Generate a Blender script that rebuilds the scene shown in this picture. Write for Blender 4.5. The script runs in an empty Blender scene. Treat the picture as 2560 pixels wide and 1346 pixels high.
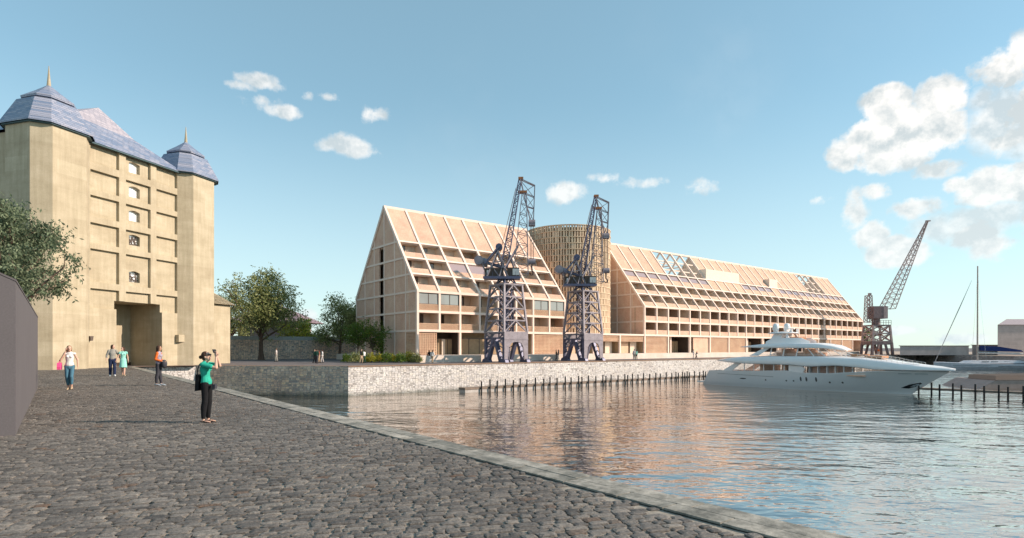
import bpy, bmesh, math, random
from mathutils import Vector, Matrix, Euler, noise as mnoise
random.seed(7)
S = bpy.context.scene
C = S.collection
R = math.radians
# world axes: x runs along the far quay, y runs away from it inland; eye at 1.75 m
FWD = R(51.8)
cf, sf = math.cos(FWD), math.sin(FWD)
EYE = 1.75
WATER = -2.87
# ---------------------------------------------------------------- camera
cam = bpy.data.cameras.new('camera')
camo = bpy.data.objects.new('camera', cam)
C.objects.link(camo)
camo.location = (0, 0, EYE)
camo.rotation_euler = (R(90), 0, FWD - R(90))
cam.sensor_width = 36
cam.lens = 36 * 1448 / 2560
cam.shift_y = 197 / 2560
cam.clip_start = 0.1
cam.clip_end = 6000
S.camera = camo
# ---------------------------------------------------------------- exposure
S.view_settings.view_transform = 'Standard'
S.view_settings.look = 'None'
S.view_settings.gamma = 1
S.view_settings.exposure = 0.45
# ---------------------------------------------------------------- sun
SUN_H = Vector((0.75, -0.66, 0)).normalized()
SUN_E = R(28)
sund = Vector((SUN_H.x * math.cos(SUN_E), SUN_H.y * math.cos(SUN_E), math.sin(SUN_E)))
sl = bpy.data.lights.new('sun', 'SUN')
sl.energy = 4.8
sl.angle = R(0.6)
sl.color = (1.0, 0.83, 0.69)
so = bpy.data.objects.new('sun', sl)
C.objects.link(so)
so.rotation_euler = sund.to_track_quat('Z', 'Y').to_euler()
so.location = (0, 0, 60)
# ---------------------------------------------------------------- sky
def pxdir(px, py):
    """direction of a photograph pixel in the world (used to put clouds at their bearing)"""
    a = (px - 1280) / 1448; b = (870 - py) / 1448
    v = Vector((sf * a + cf, -cf * a + sf, b)).normalized()
    return math.atan2(v.x, v.y), math.asin(v.z)
W = bpy.data.worlds.new('World')
S.world = W
W.use_nodes = True
nt = W.node_tree
for n in list(nt.nodes): nt.nodes.remove(n)
def N(t, **k):
    n = nt.nodes.new(t)
    for a, b in k.items(): setattr(n, a, b)
    return n
def LK(a, b): nt.links.new(a, b)
def math_(op, a, b=None, c=None, clamp=False):
    n = N('ShaderNodeMath', operation=op); n.use_clamp = clamp
    for i, x in enumerate((a, b, c)):
        if x is None: continue
        if isinstance(x, (int, float)): n.inputs[i].default_value = x
        else: LK(x, n.inputs[i])
    return n.outputs[0]
out = N('ShaderNodeOutputWorld'); bg = N('ShaderNodeBackground')
bg.inputs['Strength'].default_value = 0.118
LK(bg.outputs[0], out.inputs[0])
sky = N('ShaderNodeTexSky', sky_type='NISHITA')
sky.sun_disc = False
sky.sun_elevation = SUN_E
sky.sun_rotation = math.atan2(SUN_H.x, SUN_H.y)
sky.air_density = 1.0; sky.dust_density = 0.3; sky.ozone_density = 2.2
tint = N('ShaderNodeMix', data_type='RGBA', blend_type='MULTIPLY')
tint.inputs[0].default_value = 1.0
LK(sky.outputs[0], tint.inputs[6]); tint.inputs[7].default_value = SKYTINT = (1.12, 1.31, 1.16, 1)
tc = N('ShaderNodeTexCoord')
sx = N('ShaderNodeSeparateXYZ'); LK(tc.outputs['Generated'], sx.inputs[0])
az = math_('ARCTAN2', sx.outputs[0], sx.outputs[1])
el = math_('ARCSINE', sx.outputs[2])
cv = N('ShaderNodeCombineXYZ'); LK(az, cv.inputs[0]); LK(el, cv.inputs[1])
def noise_(scale, detail, rough, off=(0, 0, 0)):
    m = N('ShaderNodeMapping'); m.inputs['Location'].default_value = off
    LK(cv.outputs[0], m.inputs[0])
    n = N('ShaderNodeTexNoise'); n.inputs['Scale'].default_value = scale
    n.inputs['Detail'].default_value = detail; n.inputs['Roughness'].default_value = rough
    LK(m.outputs[0], n.inputs['Vector'])
    return n.outputs[0]
def field(blobs):
    cur = None
    for (px, py, rx, ry, w) in blobs:
        a0, e0 = pxdir(px, py)
        a1, _ = pxdir(px + rx, py); _, e1 = pxdir(px, py - ry)
        v = N('ShaderNodeVectorMath', operation='SUBTRACT'); LK(cv.outputs[0], v.inputs[0]); v.inputs[1].default_value = (a0, e0, 0)
        s = N('ShaderNodeVectorMath', operation='MULTIPLY'); LK(v.outputs[0], s.inputs[0])
        s.inputs[1].default_value = (1 / max(1e-3, abs(a1 - a0)), 1 / max(1e-3, abs(e1 - e0)), 0)
        l = N('ShaderNodeVectorMath', operation='LENGTH'); LK(s.outputs[0], l.inputs[0])
        g = math_('MULTIPLY_ADD', math_('POWER', l.outputs['Value'], 1.7), -w, w)
        cur = g if cur is None else math_('SMOOTH_MAX', cur, g, 0.12)
    return cur
def ramp(x, a, b):
    n = N('ShaderNodeMapRange', interpolation_type='SMOOTHSTEP')
    LK(x, n.inputs[0]); n.inputs[1].default_value = a; n.inputs[2].default_value = b
    return n.outputs[0]
small = [(655, 205, 62, 24, .8), (610, 218, 40, 14, .55), (635, 250, 55, 18, .42), (700, 278, 66, 18, .5), (768, 240, 18, 12, .5), (825, 244, 30, 12, .5),
         (938, 284, 42, 26, .62), (880, 368, 70, 30, .8), (815, 368, 40, 20, .6), (920, 382, 38, 14, .5), (1410, 478, 62, 28, .72), (1518, 444, 52, 16, .6), (1600, 456, 60, 18, .55), (1750, 464, 42, 22, .38),
         (765, 795, 30, 26, .9), (745, 830, 60, 20, .7), (2050, 500, 40, 12, .4)]
big = [(2215, 262, 72, 52, 1.2), (2352, 245, 78, 60, 1.3), (2290, 330, 140, 76, 1.4), (2170, 345, 70, 55, .8), (2110, 390, 45, 45, .7), (2230, 390, 110, 45, .7), (2340, 430, 60, 25, .5),
       (2190, 480, 40, 22, .55), (2140, 540, 30, 60, .5), (2175, 590, 50, 36, .8), (2240, 632, 92, 44, 1.4), (2470, 470, 90, 52, 1.0), (2540, 460, 80, 60, 1.0), (2390, 460, 40, 22, .6), (2300, 520, 60, 30, .45),
       (2500, 170, 80, 50, .4), (2550, 130, 40, 50, .6), (2480, 620, 70, 34, .5), (2440, 590, 60, 40, .55), (2260, 826, 60, 12, .6), (2420, 848, 120, 14, .4), (2540, 350, 80, 40, .8), (2640, 300, 160, 140, 1.0), (2700, 520, 200, 90, 1.0)]
grey = [(2500, 300, 110, 100, 1.0), (2460, 250, 60, 50, .7), (2560, 340, 90, 80, 1.0), (2430, 560, 120, 52, 1.0), (2340, 570, 90, 50, .8), (2520, 530, 90, 44, .9), (2290, 350, 120, 40, .35), (2650, 520, 160, 80, 1.0)]
nz = noise_(19, 9, 0.64)
nz2 = noise_(34, 6, 0.6, (3, 1, 0))
nmix = math_('ADD', math_('MULTIPLY_ADD', nz, 1.0, -0.5), math_('MULTIPLY_ADD', nz2, 0.34, -0.17))
fs = field(small); fb = field(big); fg = field(grey)
ds = math_('MULTIPLY', ramp(math_('ADD', fs, math_('MULTIPLY', nmix, 3.0)), -0.12, 0.66), 0.86)
db = ramp(math_('ADD', fb, math_('MULTIPLY', nmix, 2.6)), -0.20, 0.42)
dg = ramp(math_('ADD', fg, math_('MULTIPLY', nmix, 1.5)), 0.0, 0.7)
thin = math_('MULTIPLY', ramp(noise_(2.2, 4, 0.55, (1.3, 4, 0)), 0.5, 0.9), 0.14)
haze_ = math_('MULTIPLY', ramp(el, 0.42, -0.02), 0.6)
dens = math_('MAXIMUM', math_('MAXIMUM', ds, db), math_('MAXIMUM', math_('MULTIPLY', dg, 0.85), thin))
# billow shading: a noise difference towards the light
bump = math_('SUBTRACT', noise_(19, 6, 0.6, (-0.006, -0.018, 0)), noise_(19, 6, 0.6))
lit = math_('ADD', math_('MULTIPLY_ADD', bump, 2.2, 0.86), math_('MULTIPLY', dg, -0.34))
lit = math_('MINIMUM', math_('MAXIMUM', lit, 0.5), 1.0)
cc = N('ShaderNodeMix', data_type='RGBA'); LK(math_('MULTIPLY_ADD', lit, 2.0, -1.0, True), cc.inputs[0])
cc.inputs[6].default_value = (4.0, 4.4, 4.55, 1); cc.inputs[7].default_value = (6.9, 6.7, 6.45, 1)
veil = N('ShaderNodeMix', data_type='RGBA'); veil.inputs[0].default_value = 0.36; LK(tint.outputs[2], veil.inputs[6]); veil.inputs[7].default_value = (2.6, 4.1, 4.6, 1)
fin = N('ShaderNodeMix', data_type='RGBA'); LK(dens, fin.inputs[0]); LK(veil.outputs[2], fin.inputs[6]); LK(cc.outputs[2], fin.inputs[7])
hz = N('ShaderNodeMix', data_type='RGBA'); LK(haze_, hz.inputs[0]); LK(fin.outputs[2], hz.inputs[6]); hz.inputs[7].default_value = (5.0, 5.9, 6.1, 1)
LK(hz.outputs[2], bg.inputs[0])
W.cycles.sampling_method = 'MANUAL'; W.cycles.sample_map_resolution = 1024
S.cycles.max_bounces = 6; S.cycles.diffuse_bounces = 3; S.cycles.glossy_bounces = 3; S.cycles.transparent_max_bounces = 12
S.cycles.transmission_bounces = 3
S.cycles.caustics_reflective = False; S.cycles.caustics_refractive = False
# ---------------------------------------------------------------- helpers
def cw(X, Y, z=0.0):
    """metres right of / ahead of the eye -> world"""
    return Vector((sf * X + cf * Y, -cf * X + sf * Y, z))
def at(px, Y, z=0.0):
    return cw((px - 1280) / 1448 * Y, Y, z)
def onz(px, py, z=0.0):
    Y = 1448 * (EYE - z) / (py - 870)
    return at(px, Y, z)
class MB:
    def __init__(s): s.v = []; s.f = []
    def add(s, vs, fs):
        o = len(s.v); s.v += [tuple(p) for p in vs]; s.f += [tuple(i + o for i in f) for f in fs]; return s
    def box(s, x0, x1, y0, y1, z0, z1):
        return s.add([(x0, y0, z0), (x1, y0, z0), (x1, y1, z0), (x0, y1, z0), (x0, y0, z1), (x1, y0, z1), (x1, y1, z1), (x0, y1, z1)],
                     [(0, 3, 2, 1), (4, 5, 6, 7), (0, 1, 5, 4), (1, 2, 6, 5), (2, 3, 7, 6), (3, 0, 4, 7)])
    def beam(s, p, q, w, h=None, up=(0, 0, 1)):
        h = h or w; p = Vector(p); q = Vector(q); d = (q - p)
        if d.length < 1e-6: return s
        d.normalize(); u = Vector(up)
        if abs(d.dot(u)) > 0.99: u = Vector((1, 0, 0))
        a = d.cross(u).normalized(); b = a.cross(d).normalized()
        a *= w / 2; b *= h / 2
        return s.add([p - a - b, p + a - b, p + a + b, p - a + b, q - a - b, q + a - b, q + a + b, q - a + b],
                     [(0, 3, 2, 1), (4, 5, 6, 7), (0, 1, 5, 4), (1, 2, 6, 5), (2, 3, 7, 6), (3, 0, 4, 7)])
    def prism(s, poly, ext):
        """poly: 3-D outline, ext: extrusion vector"""
        n = len(poly); e = Vector(ext); a = [Vector(p) for p in poly]
        return s.add(a + [p + e for p in a], [tuple(range(n))[::-1], tuple(range(n, 2 * n))] + [(i, (i + 1) % n, (i + 1) % n + n, i + n) for i in range(n)])
    def tube(s, pts, rad, n=8, closed=True):
        pts = [Vector(p) for p in pts]
        if isinstance(rad, (int, float)): rad = [rad] * len(pts)
        o = len(s.v); ref = None
        for i, p in enumerate(pts):
            d = (pts[min(i + 1, len(pts) - 1)] - pts[max(i - 1, 0)]).normalized()
            if ref is None: ref = Vector((0, 0, 1)) if abs(d.z) < 0.9 else Vector((1, 0, 0))
            a = d.cross(ref).normalized(); b = d.cross(a).normalized(); ref = a.cross(d).normalized() if False else ref
            for k in range(n):
                t = 2 * math.pi * k / n; q = p + (a * math.cos(t) + b * math.sin(t)) * rad[i]; s.v.append(tuple(q))
        for i in range(len(pts) - 1):
            for k in range(n):
                k2 = (k + 1) % n; s.f.append((o + i * n + k, o + i * n + k2, o + (i + 1) * n + k2, o + (i + 1) * n + k))
        if closed:
            s.f.append(tuple(o + k for k in range(n))[::-1]); e = o + (len(pts) - 1) * n; s.f.append(tuple(e + k for k in range(n)))
        return s
    def lathe(s, prof, c=(0, 0, 0), n=24):
        o = len(s.v)
        for r, z in prof:
            for k in range(n):
                t = 2 * math.pi * k / n; s.v.append((c[0] + r * math.cos(t), c[1] + r * math.sin(t), c[2] + z))
        for i in range(len(prof) - 1):
            for k in range(n):
                k2 = (k + 1) % n; s.f.append((o + i * n + k, o + i * n + k2, o + (i + 1) * n + k2, o + (i + 1) * n + k))
        s.f.append(tuple(o + k for k in range(n))[::-1]); e = o + (len(prof) - 1) * n; s.f.append(tuple(e + k for k in range(n)))
        return s
    def ell(s, c, r, n=10, m=7, rot=None):
        c = Vector(c); o = len(s.v)
        for i in range(m + 1):
            th = math.pi * i / m
            for k in range(n):
                t = 2 * math.pi * k / n
                p = Vector((r[0] * math.sin(th) * math.cos(t), r[1] * math.sin(th) * math.sin(t), r[2] * math.cos(th)))
                if rot: p = rot @ p
                s.v.append(tuple(c + p))
        for i in range(m):
            for k in range(n):
                k2 = (k + 1) % n; s.f.append((o + i * n + k, o + (i + 1) * n + k, o + (i + 1) * n + k2, o + i * n + k2))
        return s
    def grid(s, rows, close=False):
        o = len(s.v); n = len(rows[0])
        for r in rows: s.v += [tuple(p) for p in r]
        for i in range(len(rows) - 1):
            for k in range(n if close else n - 1):
                k2 = (k + 1) % n; s.f.append((o + i * n + k, o + i * n + k2, o + (i + 1) * n + k2, o + (i + 1) * n + k))
        return s
    def build(s, name, mat, parent=None, world=False, smooth=False, weld=False):
        me = bpy.data.meshes.new(name)
        v = s.v
        if world and parent is not None:
            inv = parent.matrix_basis.inverted(); v = [tuple(inv @ Vector(p)) for p in v]
        me.from_pydata(v, [], s.f); me.update()
        if smooth or weld:
            bm = bmesh.new(); bm.from_mesh(me); bmesh.ops.remove_doubles(bm, verts=bm.verts, dist=1e-4)
            bmesh.ops.recalc_face_normals(bm, faces=bm.faces); bm.to_mesh(me); bm.free()
        if smooth:
            me.polygons.foreach_set('use_smooth', [True] * len(me.polygons))
        if mat: me.materials.append(mat)
        ob = bpy.data.objects.new(name, me); C.objects.link(ob)
        if parent is not None: ob.parent = parent
        return ob
def tag(o, label=None, cat=None, group=None, kind=None):
    if label: o['label'] = label
    if cat: o['category'] = cat
    if group: o['group'] = group
    if kind: o['kind'] = kind
    return o
def empty(name, loc, rz=0, **k):
    o = bpy.data.objects.new(name, None); C.objects.link(o); o.location = loc; o.rotation_euler = (0, 0, rz)
    o.empty_display_size = 0.2
    tag(o, **k); o.matrix_basis = Matrix.Translation(Vector(loc)) @ Matrix.Rotation(rz, 4, 'Z')
    return o
def kids(o): return [c for c in bpy.data.objects if c.parent == o]
def copy_tree(o, parent=None):
    c = o.copy(); C.objects.link(c); c.parent = parent
    for ch in kids(o): copy_tree(ch, c)
    return c
# ---------------------------------------------------------------- materials
class M:
    """small node-material builder"""
    def __init__(s, name, col=(.5, .5, .5), rough=.7, metal=0, spec=.3):
        s.m = bpy.data.materials.new(name); s.m.use_nodes = True; s.t = s.m.node_tree
        s.p = s.t.nodes['Principled BSDF']; s.set('Base Color', (*col, 1)); s.set('Roughness', rough); s.set('Metallic', metal); s.set('Specular IOR Level', spec)
        s.co = None
    def set(s, k, v): s.p.inputs[k].default_value = v; return s
    def n(s, t, **k):
        n = s.t.nodes.new(t)
        for a, b in k.items(): setattr(n, a, b)
        return n
    def l(s, a, b): s.t.links.new(a, b)
    def coord(s, scale=(1, 1, 1), rot=(0, 0, 0), kind='Object'):
        c = s.n('ShaderNodeTexCoord'); m = s.n('ShaderNodeMapping'); m.inputs['Scale'].default_value = scale; m.inputs['Rotation'].default_value = rot
        s.l(c.outputs[kind], m.inputs[0]); return m.outputs[0]
    def noise(s, scale, detail=4, rough=.55, vec=None):
        n = s.n('ShaderNodeTexNoise'); n.inputs['Scale'].default_value = scale; n.inputs['Detail'].default_value = detail; n.inputs['Roughness'].default_value = rough
        if vec is None: vec = s.coord()
        s.l(vec, n.inputs['Vector']); return n
    def ramp(s, x, stops):
        r = s.n('ShaderNodeValToRGB'); s.l(x, r.inputs[0]); e = r.color_ramp.elements
        while len(e) < len(stops): e.new(0.5)
        for i, (p, c) in enumerate(stops): e[i].position = p; e[i].color = (*c, 1)
        return r.outputs[0]
    def mix(s, f, a, b, mode='MIX'):
        m = s.n('ShaderNodeMix', data_type='RGBA', blend_type=mode)
        for i, x in ((0, f), (6, a), (7, b)):
            if isinstance(x, (int, float)): m.inputs[i].default_value = x
            elif isinstance(x, tuple): m.inputs[i].default_value = (*x, 1) if len(x) == 3 else x
            else: s.l(x, m.inputs[i])
        return m.outputs[2]
    def math(s, op, a, b=None, clamp=False):
        m = s.n('ShaderNodeMath', operation=op); m.use_clamp = clamp
        for i, x in enumerate((a, b)):
            if x is None: continue
            if isinstance(x, (int, float)): m.inputs[i].default_value = x
            else: s.l(x, m.inputs[i])
        return m.outputs[0]
    def color(s, x): s.l(x, s.p.inputs['Base Color']); return s
    def bump(s, h, strength=.5, dist=.02):
        b = s.n('ShaderNodeBump'); b.inputs['Strength'].default_value = strength; b.inputs['Distance'].default_value = dist
        s.l(h, b.inputs['Height']); s.l(b.outputs[0], s.p.inputs['Normal']); return s
    def wallcoord(s, a=(1, 1)):
        """2-D coordinates on an upright wall of any bearing: (a.x*x + a.y*y, z)"""
        c = s.n('ShaderNodeTexCoord'); x = s.n('ShaderNodeSeparateXYZ'); s.l(c.outputs['Object'], x.inputs[0])
        h = s.math('ADD', s.math('MULTIPLY', x.outputs[0], a[0]), s.math('MULTIPLY', x.outputs[1], a[1]))
        o = s.n('ShaderNodeCombineXYZ'); s.l(h, o.inputs[0]); s.l(x.outputs[2], o.inputs[1]); return o.outputs[0]
def blotch(m, col, amt=.12, scale=1.2, fine=30, fam=.08):
    """base colour with soft wear at two sizes"""
    a = m.noise(scale, 5, .6); b = m.noise(fine, 3, .6)
    lo = tuple(c * (1 - amt) for c in col); hi = tuple(min(1, c * (1 + amt)) for c in col)
    c = m.ramp(a.outputs[0], [(.3, lo), (.7, hi)])
    return m.mix(fam * 4, c, m.ramp(b.outputs[0], [(.3, (.35, .35, .35)), (.7, (.65, .65, .65))]), 'OVERLAY')
def plain(name, col, rough=.6, metal=0, amt=.12, scale=2, spec=.3, fine=30):
    m = M(name, col, rough, metal, spec); m.color(blotch(m, col, amt, scale, fine)); return m.m
MAT = {}
def brick_mat(name, c1, c2, mortar, bw, bh, ms=.012, bump=.3, sc=1, a=(1, 1), distort=0, big=.15):
    m = M(name, c1, .85)
    v = m.wallcoord(a)
    if distort:
        nn = m.noise(3.0, 3, .5); vv = m.n('ShaderNodeVectorMath', operation='MULTIPLY_ADD'); m.l(nn.outputs['Color'], vv.inputs[0]); vv.inputs[1].default_value = (distort, distort, 0); m.l(v, vv.inputs[2]); v = vv.outputs[0]
    b = m.n('ShaderNodeTexBrick'); m.l(v, b.inputs['Vector'])
    b.inputs['Scale'].default_value = sc; b.inputs['Brick Width'].default_value = bw; b.inputs['Row Height'].default_value = bh; b.inputs['Mortar Size'].default_value = ms
    b.inputs['Mortar Smooth'].default_value = .2; b.inputs['Color1'].default_value = (*c1, 1); b.inputs['Color2'].default_value = (*c2, 1); b.inputs['Mortar'].default_value = (*mortar, 1)
    n = m.noise(.6, 5, .6); n2 = m.noise(9, 4, .6)
    c = m.mix(big * 4, b.outputs['Color'], m.ramp(n.outputs[0], [(.3, (.38, .38, .38)), (.7, (.62, .62, .62))]), 'OVERLAY')
    c = m.mix(.5, c, m.ramp(n2.outputs[0], [(.3, (.38, .38, .38)), (.7, (.62, .62, .62))]), 'OVERLAY')
    m.color(c)
    h = m.math('SUBTRACT', m.math('MULTIPLY', n2.outputs[0], .5), b.outputs['Fac'])
    m.bump(h, bump, .02)
    return m.m
MAT['brick'] = brick_mat('beige_brick', (.72, .465, .335), (.63, .40, .285), (.72, .51, .40), .26, .085, .012, .5)
MAT['roof_brick'] = brick_mat('perforated_brick', (.77, .505, .365), (.65, .42, .30), (.55, .365, .27), .24, .12, .03, .8)
MAT['frame'] = plain('pale_concrete', (.82, .66, .56), .8, amt=.05, scale=1.5)
MAT['cream'] = plain('cream_render', (.80, .70, .58), .85, amt=.06)
MAT['screen'] = brick_mat('sand_ceramic', (.70, .54, .38), (.64, .49, .34), (.56, .43, .30), .5, .25, .01, .2)
MAT['core'] = plain('brown_backing', (.20, .13, .075), .9)
MAT['inner'] = plain('recess_wall', (.72, .58, .46), .85, amt=.08)
MAT['plinth'] = brick_mat('plinth_stone', (.74, .62, .53), (.68, .57, .49), (.6, .5, .43), 1.2, .28, .008, .2)
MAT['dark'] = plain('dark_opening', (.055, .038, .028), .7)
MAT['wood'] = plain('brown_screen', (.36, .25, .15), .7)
MAT['recess_brick'] = brick_mat('shaded_brown_brick', (.46, .31, .21), (.38, .26, .18), (.4, .3, .22), .26, .085, .012, .5)  # darker than the facade brick: balcony recess shade put into the colour
MAT['curtain'] = plain('curtain', (.62, .52, .42), .9)
MAT['winframe'] = plain('bronze_frame', (.10, .075, .06), .5)
def glassmat(name, col, rough=.05, spec=.6, tr=.0):
    m = M(name, col, rough, 0, spec)
    m.p.inputs['IOR'].default_value = 1.5
    if tr:
        t = m.n('ShaderNodeBsdfTransparent'); x = m.n('ShaderNodeMixShader'); x.inputs[0].default_value = tr
        m.l(m.p.outputs[0], x.inputs[1]); m.l(t.outputs[0], x.inputs[2])
        o = [q for q in m.t.nodes if q.type == 'OUTPUT_MATERIAL'][0]; m.l(x.outputs[0], o.inputs[0])
    return m.m
MAT['glass'] = glassmat('window_glass', (.12, .09, .075), .04, .9)
MAT['glass_grey'] = glassmat('glazing', (.36, .38, .37), .06, 1.0, .15)
MAT['glass_purple'] = glassmat('skylight_glass', (.36, .28, .28), .06, .8)
MAT['glass_yacht'] = glassmat('yacht_glass', (.05, .05, .06), .03, .7, .86)
def stone_mat(name, cols, a=(1, 1), size=1.0, joint=(.34, .31, .29), seed=0, tide=False):
    """irregular squared rubble in rough courses"""
    m = M(name, cols[0], .9)
    v = m.wallcoord(a)
    nn = m.noise(1.7, 2, .5); vv = m.n('ShaderNodeVectorMath', operation='MULTIPLY_ADD'); m.l(nn.outputs['Color'], vv.inputs[0]); vv.inputs[1].default_value = (.14, .10, 0); m.l(v, vv.inputs[2])
    mp = m.n('ShaderNodeMapping'); m.l(vv.outputs[0], mp.inputs[0]); mp.inputs['Scale'].default_value = (3.0 / size, 5.2 / size, 1); mp.inputs['Location'].default_value = (seed, seed, 0)
    f = m.n('ShaderNodeTexVoronoi', feature='F1', distance='CHEBYCHEV'); m.l(mp.outputs[0], f.inputs['Vector']); f.inputs['Scale'].default_value = 1; f.inputs['Randomness'].default_value = .62
    g = m.n('ShaderNodeTexVoronoi', feature='F2', distance='CHEBYCHEV'); m.l(mp.outputs[0], g.inputs['Vector']); g.inputs['Scale'].default_value = 1; g.inputs['Randomness'].default_value = .62
    e = m.math('SUBTRACT', g.outputs['Distance'], f.outputs['Distance'])
    sp = m.n('ShaderNodeSeparateColor'); m.l(f.outputs['Color'], sp.inputs[0])
    st = [(i / (len(cols) - 1), c) for i, c in enumerate(cols)]
    c = m.ramp(sp.outputs[0], st)
    n2 = m.noise(7, 5, .65)
    c = m.mix(.7, c, m.ramp(n2.outputs[0], [(.3, (.3, .3, .3)), (.7, (.68, .68, .68))]), 'OVERLAY')
    n3 = m.noise(.35, 4, .6)
    c = m.mix(.6, c, m.ramp(n3.outputs[0], [(.35, (.34, .34, .35)), (.65, (.62, .61, .6))]), 'OVERLAY')
    j = m.ramp(e, [(.03, (0, 0, 0)), (.11, (1, 1, 1))])
    c = m.mix(j, joint, c)
    if tide:
        tc_ = m.n('ShaderNodeTexCoord'); sz = m.n('ShaderNodeSeparateXYZ'); m.l(tc_.outputs['Object'], sz.inputs[0])
        zz = m.math('ADD', sz.outputs[2], m.math('MULTIPLY', m.math('SUBTRACT', m.noise(.8, 4, .6).outputs[0], .5), .9))
        c = m.mix(m.ramp(m.math('ADD', zz, 3.0), [(.18, (.75, .75, .75)), (.62, (0, 0, 0))]), c, (.11, .12, .095))
    m.color(c); m.bump(m.math('ADD', j, m.math('MULTIPLY', n2.outputs[0], .5)), .6, .04)
    return m.m
pal = [(.62, .55, .50), (.45, .40, .37), (.70, .64, .58), (.55, .50, .47), (.74, .66, .55), (.36, .33, .32), (.66, .62, .60)]
MAT['quay_a'] = stone_mat('quay_rubble', [tuple(min(1, x * .5 + .40 * t) for x, t in zip(c, (1, .96, .93))) for c in pal], (1, 1), 1.0, tide=True)
MAT['quay_b'] = stone_mat('quay_rubble_splay', [(min(1, c[0] * 1.2), c[1] * 1.05, c[2] * .9) for c in pal], (1, -.4), 1.1, seed=5, tide=True)
MAT['quay_dark'] = stone_mat('dark_rubble', [(.26, .23, .22), (.42, .38, .36), (.30, .28, .27), (.5, .46, .43)], (1, .3), 1.6, seed=9)
MAT['backwall'] = stone_mat('pale_rubble', [(min(1, c[0] * 1.35), min(1, c[1] * 1.15), c[2] * 1.0) for c in pal], (1, .2), 1.0, seed=3)
# ---------------------------------------------------------------- ground, water, quay
KU = 5.69
def cobbles():
    m = M('cobbles', (.3, .27, .24), .6, 0, .5)
    base = m.coord(rot=(0, 0, R(22)))
    n0 = m.noise(1.3, 3, .55); vv = m.n('ShaderNodeVectorMath', operation='MULTIPLY_ADD'); m.l(n0.outputs['Color'], vv.inputs[0]); vv.inputs[1].default_value = (.16, .10, 0); m.l(base, vv.inputs[2])
    n1 = m.noise(5, 3, .6); v2 = m.n('ShaderNodeVectorMath', operation='MULTIPLY_ADD'); m.l(n1.outputs['Color'], v2.inputs[0]); v2.inputs[1].default_value = (.11, .09, 0); m.l(vv.outputs[0], v2.inputs[2])
    b = m.n('ShaderNodeTexBrick'); m.l(v2.outputs[0], b.inputs['Vector']); b.offset = .43; b.offset_frequency = 2; b.squash = 1.35; b.squash_frequency = 3
    b.inputs['Scale'].default_value = 1; b.inputs['Brick Width'].default_value = .15; b.inputs['Row Height'].default_value = .11; b.inputs['Mortar Size'].default_value = .013; b.inputs['Mortar Smooth'].default_value = .55; b.inputs['Bias'].default_value = -.05
    b.inputs['Color1'].default_value = (0, 0, 0, 1); b.inputs['Color2'].default_value = (1, 1, 1, 1); b.inputs['Mortar'].default_value = (.5, .5, .5, 1)
    sp = m.n('ShaderNodeSeparateColor'); m.l(b.outputs['Color'], sp.inputs[0])
    c = m.ramp(sp.outputs[0], [(0, (.12, .098, .078)), (.2, (.27, .225, .175)), (.42, (.17, .142, .115)), (.6, (.34, .285, .22)), (.8, (.21, .178, .145)), (.93, (.29, .23, .17)), (1, (.15, .085, .05))])
    n2 = m.noise(22, 6, .7); n3 = m.noise(.25, 4, .6); n4 = m.noise(70, 4, .7)
    c = m.mix(.8, c, m.ramp(n2.outputs[0], [(.32, (.28, .28, .28)), (.68, (.72, .72, .72))]), 'OVERLAY')
    c = m.mix(.55, c, m.ramp(n4.outputs[0], [(.35, (.35, .35, .35)), (.65, (.65, .65, .65))]), 'OVERLAY')
    c = m.mix(.5, c, m.ramp(n3.outputs[0], [(.35, (.40, .39, .38)), (.65, (.6, .6, .6))]), 'OVERLAY')
    c = m.mix(b.outputs['Fac'], c, m.mix(n2.outputs[0], (.24, .21, .17), (.50, .45, .37)))
    m.color(c)
    h = m.math('ADD', m.math('MULTIPLY', m.math('SUBTRACT', 1.0, b.outputs['Fac']), .9), m.math('MULTIPLY', n2.outputs[0], .8))
    h = m.math('ADD', h, m.math('MULTIPLY', n4.outputs[0], .25))
    m.bump(h, .9, .028)
    return m.m
MAT['cobbles'] = cobbles()
g = MB(); g.add([(-90, -40, -.022), (KU - .5, -40, -.022), (KU - .5, 63.4, -.022), (-90, 63.4, -.022)], [(0, 1, 2, 3)])
m = M('sand_joint', (.36, .32, .27), .95); n1 = m.noise(18, 5, .7); n2 = m.noise(.5, 4, .6)
c = m.ramp(n1.outputs[0], [(.3, (.20, .175, .145)), (.7, (.42, .375, .31))]); m.color(m.mix(.5, c, m.ramp(n2.outputs[0], [(.35, (.35, .35, .35)), (.65, (.6, .6, .6))]), 'OVERLAY')); m.bump(n1.outputs[0], .6, .02)
gq = g.build('cobbled_quay', m.m); tag(gq, kind='structure'); 
# every sett of the near quay as real stone: rounded top, own height and tilt
m = M('sett_stone', (.2, .17, .14), .62, 0, .45); gi = m.n('ShaderNodeNewGeometry')
c = m.ramp(gi.outputs['Random Per Island'], [(0, (.060, .054, .050)), (.18, (.145, .129, .115)), (.36, (.088, .079, .073)), (.55, (.18, .160, .143)), (.74, (.115, .103, .094)), (.88, (.21, .187, .165)), (.965, (.14, .125, .11)), (1, (.13, .08, .052))])
n1 = m.noise(24, 6, .72); n2 = m.noise(.22, 4, .6); n3 = m.noise(85, 4, .7)
c = m.mix(.9, c, m.ramp(n1.outputs[0], [(.32, (.22, .22, .22)), (.68, (.76, .75, .73))]), 'OVERLAY')
c = m.mix(.5, c, m.ramp(n3.outputs[0], [(.35, (.3, .3, .3)), (.65, (.7, .7, .7))]), 'OVERLAY')
c = m.mix(.6, c, m.ramp(n2.outputs[0], [(.35, (.38, .37, .36)), (.65, (.62, .62, .61))]), 'OVERLAY')
m.color(c); m.bump(m.math('ADD', n1.outputs[0], m.math('MULTIPLY', n3.outputs[0], .35)), .75, .018)
MAT['sett'] = m.m
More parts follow.
